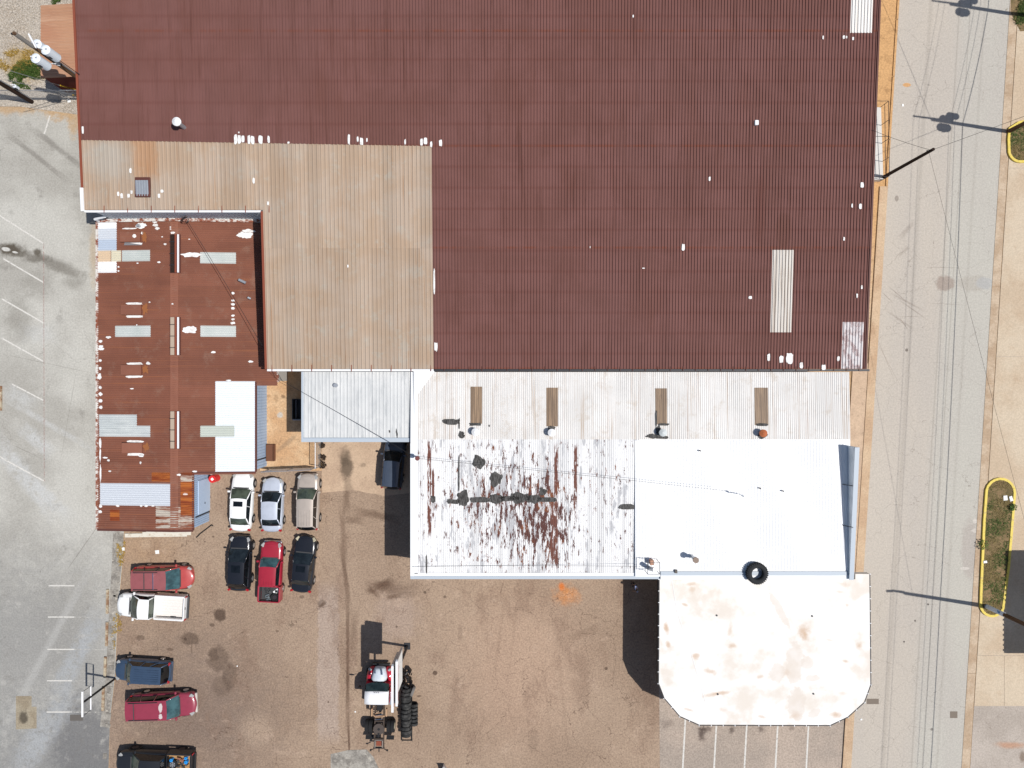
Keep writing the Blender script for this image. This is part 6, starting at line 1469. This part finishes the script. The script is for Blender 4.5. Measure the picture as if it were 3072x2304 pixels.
# ------------------------------------------------------------------ fuel canopy beyond the frame that shades the forecourt
fc = empty('station_canopy', (48, -19, 0)); tag(fc, 'flat canopy beyond the road whose shadow falls on the tan forecourt', 'canopy')
fz = 5.0; sx0 = P(3010, 0)[0] + .555 * fz; sy0 = P(0, 1650)[1] - .088 * fz; sy1 = P(0, 1958)[1] - .088 * fz
bm = bmesh.new(); prism(bm, [(sx0, sy1), (sx0 + 14, sy1), (sx0 + 14, sy0), (sx0, sy0)], fz - .35, fz); mkbm('deck', bm, M_WHITE, fc)
for x in (sx0 + 3, sx0 + 11): cyl('column', (x, (sy0 + sy1) / 2, 0), (x, (sy0 + sy1) / 2, fz - .35), .16, M_WHITE, fc)
for i in range(20): box('edge_rib', (sx0 - .05, sy1 + .25 + i * .42, fz - .1), (.14, .16, .1), M_WHITE, fc)
# ------------------------------------------------------------------ small things in the yard
X, Y, _ = P(651, 1433); dr = empty('steel_drum', (X, Y, .02)); tag(dr, 'red steel drum with a white square on its lid', 'drum')
M_DRUM = N('red_drum_paint', .4, .4, color=(.55, .02, .02, 1)).m
bm = bmesh.new(); bm_cyl(bm, (X, Y, .02), (X, Y, .9), .29, .29, 24)
for z in (.06, .32, .6, .88): bm_cyl(bm, (X, Y, z), (X, Y, z + .03), .305, .305, 24)
mkbm('barrel', bm, M_DRUM, dr); box('lid_label', (X, Y, .916), (.2, .2, .006), M_WHITE, dr, rz=.7); cyl('bung', (X + .18, Y - .1, .9), (X + .18, Y - .1, .935), .03, M_DARK, dr, seg=8)
X, Y, _ = P(636, 1420, .7); o = empty('gas_meter', (X, Y, 0)); tag(o, 'small pale meter box on a post beside the red drum', 'meter'); box('meter_box', (X, Y, .75), (.22, .2, .3), M_FASCIA_W, o, bev=.03); cyl('post', (X, Y, 0), (X, Y, .65), .03, M_DARK, o, seg=8); cyl('dial', (X, Y, .9), (X, Y, .93), .06, M_BLACK, o, seg=10)
# stacked boards along the south wall of the low building
M_BOARDW = N('white_siding', .6, .3); n = M_BOARDW; n.color(n.mix(n.ss(n.noise(2, 4, .7), .5, .7), C(236, 230, 216), C(196, 176, 150))); M_BOARDW = n.m
for i, (xa, xb, y, z) in enumerate(((376, 562, 1606, .05), (430, 575, 1601, .11), (443, 577, 1594, .2), (450, 572, 1592, .27))):
    a = P(xa, y); b = P(xb, y - 3); o = box('siding_board', (0, 0, 0), (abs(b[0] - a[0]), .32, .06), M_BOARDW, None, bev=.01); o.location = ((a[0] + b[0]) / 2, (a[1] + b[1]) / 2, z + .02); o.rotation_euler = (0, 0, .015)
    tag(o, ('longest cream siding board, lowest and outermost of the stack by the wall', 'white siding board lying second from the bottom of the stack', 'white siding board third up in the stack by the wall', 'topmost white siding board, nearest the wall of the red-brown roof')[i], 'board', 'siding boards stacked by the wall')
# cast-off cable on the ground
pts = [(*P(x, y)[:2], .05) for x, y in ((590, 1612), (602, 1600), (610, 1594), (618, 1588), (628, 1580), (636, 1574), (640, 1578))]
bm = bmesh.new(); tube_pts(bm, pts, .05, 6); o = mkbm('old_hose', bm, M_BLACK); tag(o, 'black hose lying on the ground at the corner of the blue wall', 'hose')
# brown crate against the blue wall, drums by the warehouse, trailer under the annex
X, Y, _ = P(815, 1357); cr = empty('wooden_box', (X, Y, .02)); tag(cr, 'shallow brown wooden box against the blue wall in the side yard', 'box')
M_CRATE = N('brown_board', .8, .2, color=C(122, 82, 62)).m
for dx, dy, sx2, sy2 in ((0, -.66, .62, .06), (0, .66, .62, .06), (-.31, 0, .06, 1.38), (.31, 0, .06, 1.38)): box('side', (X + dx, Y + dy, .2), (sx2, sy2, .36), M_CRATE, cr)
box('lid', (X - .03, Y, .36), (.5, 1.26, .05), M_CRATE, cr)
for i, (a, b) in enumerate(((853, 1116), (847, 1124))):
    o = tyre('drum_ring', (*P(a, b)[:2], .12 + i * .0), .2, .2, 'Z', ('small rusty ring lying closest to the warehouse wall', 'small rusty ring lying below the other ring in the side yard')[i], 'rusty rings by the warehouse', 0, N('rusty_ring', .8, .2, color=(.04, .025, .018, 1)).m)
    o['category'] = 'ring'
X, Y, _ = P(905, 1227, .6); tl = empty('utility_trailer', (X, Y, .02)); tag(tl, 'black open utility trailer half under the annex roof', 'trailer')
box('bed', (X, Y, .5), (1.3, 1.6, .08), M_BLACK, tl)
for dx, dy, sx2, sy2 in ((-.64, 0, .06, 1.66), (.64, 0, .06, 1.66), (0, -.82, 1.3, .05), (0, .82, 1.3, .05)): box('side', (X + dx, Y + dy, .75), (sx2, sy2, .5), M_PLAS, tl)
box('liner', (X - .4, Y, .7), (.06, 1.5, .3), N('grey_liner', .6, .3, color=(.12, .12, .13, 1)).m, tl)
for s in (-.72, .72): cyl('wheel', (X + s - .08, Y, .3), (X + s + .08, Y, .3), .3, M_TYRE, tl)
cyl('drawbar', (X, Y - .8, .45), (X + .1, Y - 1.9, .45), .05, M_STEEL, tl); box('rear_bar', (X, Y - .9, .5), (1.5, .06, .1), M_STEEL, tl)
# bent white sheet at the bottom of the yard
sp = empty('bent_metal_sheet', (*P(1335, 2300)[:2], .02)); tag(sp, 'bent white metal sheet standing on the yard asphalt', 'metal sheet')
bx, by, _ = P(1336, 2303)
vs, fs = [], []
for i in range(7):
    t = i / 6; a = R(70 + 55 * t)
    for z, r_ in ((0, 1.15), (1.0, 1.05)): vs.append((bx - 1.05 + r_ * math.cos(R(-35 + 70 * t)), by - .2 + r_ * math.sin(R(-35 + 70 * t)) * .9, .02 + z))
for i in range(6): fs.append((2 * i, 2 * i + 2, 2 * i + 3, 2 * i + 1))
o = mk('sheet', vs, fs, M_WHITE, sp, False, True); m = o.modifiers.new('thick', 'SOLIDIFY'); m.thickness = .02
box('dark_box', (bx - .65, by - .35, .35), (.36, .4, .66), N('grey_purple_box', .6, .3, color=(.12, .11, .14, 1)).m, sp, rz=.3, bev=.02)
# person in the shade beside the canopy
def person(px, py, label, shirt, trousers, skin, hair):
    X, Y, _ = P(px, py); o = empty('person', (X, Y, .02), R(200)); tag(o, label, 'person')
    def skinmesh(name, verts, edges, radii, mat, sub=2, root=0):
        me = bpy.data.meshes.new(name); me.from_pydata(verts, edges, []); me.update(); ob = bpy.data.objects.new(name, me); COL.objects.link(ob); ob.parent = o
        m = ob.modifiers.new('skin', 'SKIN'); 
        for i, r in enumerate(radii): me.skin_vertices[0].data[i].radius = (r, r)
        me.skin_vertices[0].data[root].use_root = True
        m.use_smooth_shade = True; s = ob.modifiers.new('sub', 'SUBSURF'); s.levels = 1; s.render_levels = sub; me.materials.append(mat); return ob
    # pelvis, spine, neck, head; arms; legs
    V = [(0, 0, .95), (0, 0, 1.15), (.01, 0, 1.36), (.02, 0, 1.47), (.04, 0, 1.56), (.05, 0, 1.68),
         (0, .19, 1.40), (.04, .26, 1.14), (.2, .24, .95), (.27, .23, .90), (0, -.19, 1.40), (-.02, -.27, 1.14), (.1, -.27, .92), (.16, -.26, .86),
         (0, .10, .90), (.03, .11, .50), (-.02, .11, .08), (.13, .12, .04), (0, -.10, .90), (.05, -.11, .50), (.02, -.11, .08), (.17, -.12, .04)]
    E = [(0, 1), (1, 2), (2, 3), (3, 4), (4, 5), (2, 6), (6, 7), (7, 8), (8, 9), (2, 10), (10, 11), (11, 12), (12, 13), (0, 14), (14, 15), (15, 16), (16, 17), (0, 18), (18, 19), (19, 20), (20, 21)]
    Rr = [.13, .13, .15, .06, .08, .095, .075, .05, .038, .035, .075, .05, .038, .035, .095, .065, .045, .04, .095, .065, .045, .04]
    skinmesh('body', V, E, Rr, skin)
    S = V[:4]; skinmesh('shirt', [(0, 0, .90), (0, 0, 1.15), (.01, 0, 1.36), (.02, 0, 1.45), (0, .20, 1.40), (.03, .255, 1.18), (0, -.20, 1.40), (-.01, -.265, 1.18)], [(0, 1), (1, 2), (2, 3), (2, 4), (4, 5), (2, 6), (6, 7)], [.155, .15, .168, .075, .092, .07, .092, .07], shirt)
    skinmesh('trousers', [(0, 0, .95), (0, .10, .88), (.03, .11, .50), (-.02, .11, .12), (0, -.10, .88), (.05, -.11, .50), (.02, -.11, .12)], [(0, 1), (1, 2), (2, 3), (0, 4), (4, 5), (5, 6)], [.14, .112, .082, .062, .112, .082, .062], trousers)
    bm = bmesh.new(); bmesh.ops.create_uvsphere(bm, u_segments=14, v_segments=8, radius=.108, matrix=Matrix.Translation((.035, 0, 1.70)) @ Matrix.Diagonal((1.05, .92, 1.0, 1)))
    for v in [v for v in bm.verts if v.co.z < 1.66 and v.co.x > .04]: bm.verts.remove(v)
    mkbm('hair', bm, hair, o, True, True)
    for s in (-1, 1):
        box('shoe', (.05 if s > 0 else .09, s * .115, .04), (.27, .095, .08), M_BLACK, o, True, bev=.03, seg=2)
        base = Vector((.28, .23, .89)) if s > 0 else Vector((.17, -.26, .85))
        bm = bmesh.new(); bm_box(bm, base + Vector((.03, 0, -.02)), (.09, .035, .08), 0, .012, .5)
        for i in range(4):
            p0 = base + Vector((.06, (i - 1.5) * .009 * 2, -.04)); p1 = p0 + Vector((.035, 0, -.035 - .004 * (1.5 - abs(i - 1.5)))); p2 = p1 + Vector((.01, 0, -.03)); bm_cyl(bm, p0, p1, .009, .008, 6); bm_cyl(bm, p1, p2, .008, .007, 6)
        p0 = base + Vector((.03, -s * .03, 0)); bm_cyl(bm, p0, p0 + Vector((.045, -s * .02, -.03)), .01, .008, 6)
        mkbm('hand', bm, skin, o, True, True)
    bm = bmesh.new(); bm_cyl(bm, (.145, 0, 1.655), (.168, 0, 1.645), .016, .012, 8); mkbm('nose', bm, skin, o, True, True)
    for s in (-1, 1):
        bm = bmesh.new(); bm_cyl(bm, (.134, s * .036, 1.682), (.142, s * .036, 1.682), .011, .011, 8); mkbm('eye', bm, M_BLACK, o, True)
        bm = bmesh.new(); bm_cyl(bm, (.04, s * .09, 1.66), (.035, s * .115, 1.665), .026, .02, 8); mkbm('ear', bm, skin, o, True, True)
    box('mouth', (.138, 0, 1.605), (.008, .045, .01), N('lip', .6, .3, color=(.35, .14, .12, 1)).m, o, True)
    return o
n = N('striped_blue_shirt', .8, .2); sep = n.new('ShaderNodeSeparateXYZ'); n.put(sep.inputs[0], n.pos)
n.color(n.mix(n.ss(n.math('SINE', n.math('MULTIPLY', sep.outputs[1], 70)), -.2, .2), (.50, .58, .82, 1), (.20, .27, .55, 1)))
person(1901, 1752, 'person in a blue striped shirt standing in the canopy shade', n.m, N('dark_trousers', .85, .2, color=(.015, .016, .022, 1)).m, N('skin_tone', .6, .3, color=(.28, .16, .11, 1)).m, N('dark_hair', .7, .3, color=(.012, .01, .01, 1)).m)
# litter
M_PAPER = N('paper', .8, .2, color=(.75, .75, .73, 1)).m
def litter(px, py, w, h, label, z=.024, rz=.1):
    X, Y, _ = P(px, py); bm = bmesh.new()
    q = [bm.verts.new((-w / 2, -h / 2, 0)), bm.verts.new((w / 2, -h / 2, .02)), bm.verts.new((w / 2, h / 2, .005)), bm.verts.new((-w / 2, h / 2, .03)), bm.verts.new((0, 0, .035))]
    for a, b in ((0, 1), (1, 2), (2, 3), (3, 0)): bm.faces.new((q[a], q[b], q[4]))
    o = mkbm('paper_scrap', bm, M_PAPER); o.location = (X, Y, z); o.rotation_euler = (0, 0, rz); tag(o, label, 'litter')
litter(472, 1656, .32, .30, 'square white paper scrap on the asphalt above the red minivan', .016)
litter(372, 1646, .22, .26, 'crumpled white scrap on the broken kerb by the siding boards', .1)
litter(208, 303, .28, .26, 'white scrap on the dirt beside the warehouse wall', .02)
litter(3012, 1493, .34, .4, 'white board scrap on the grass of the long island', .16); litter(3029, 1495, .26, .42, 'second pale board scrap leaning by the island kerb', .16, .3)
litter(2951, 1684, .3, .2, 'white wrapper lying on the island kerb', .19)
litter(2708, 316, .16, .2, 'white wrapper on the road near the ramp', .016); litter(2583, 2158, .16, .14, 'white scrap on the road below the canopy corner', .016)
litter(1066, 2135, .12, .12, 'tiny white scrap on the yard left of the semi tractor', .016); litter(712, 1998, .1, .1, 'tiny white scrap on the open yard asphalt', .016)
litter(387, 2158, .2, .16, 'white rubble scrap behind the maroon car', .016); litter(1312, 1328, .2, .2, 'pale scrap under the annex gutter', .02) if False else None
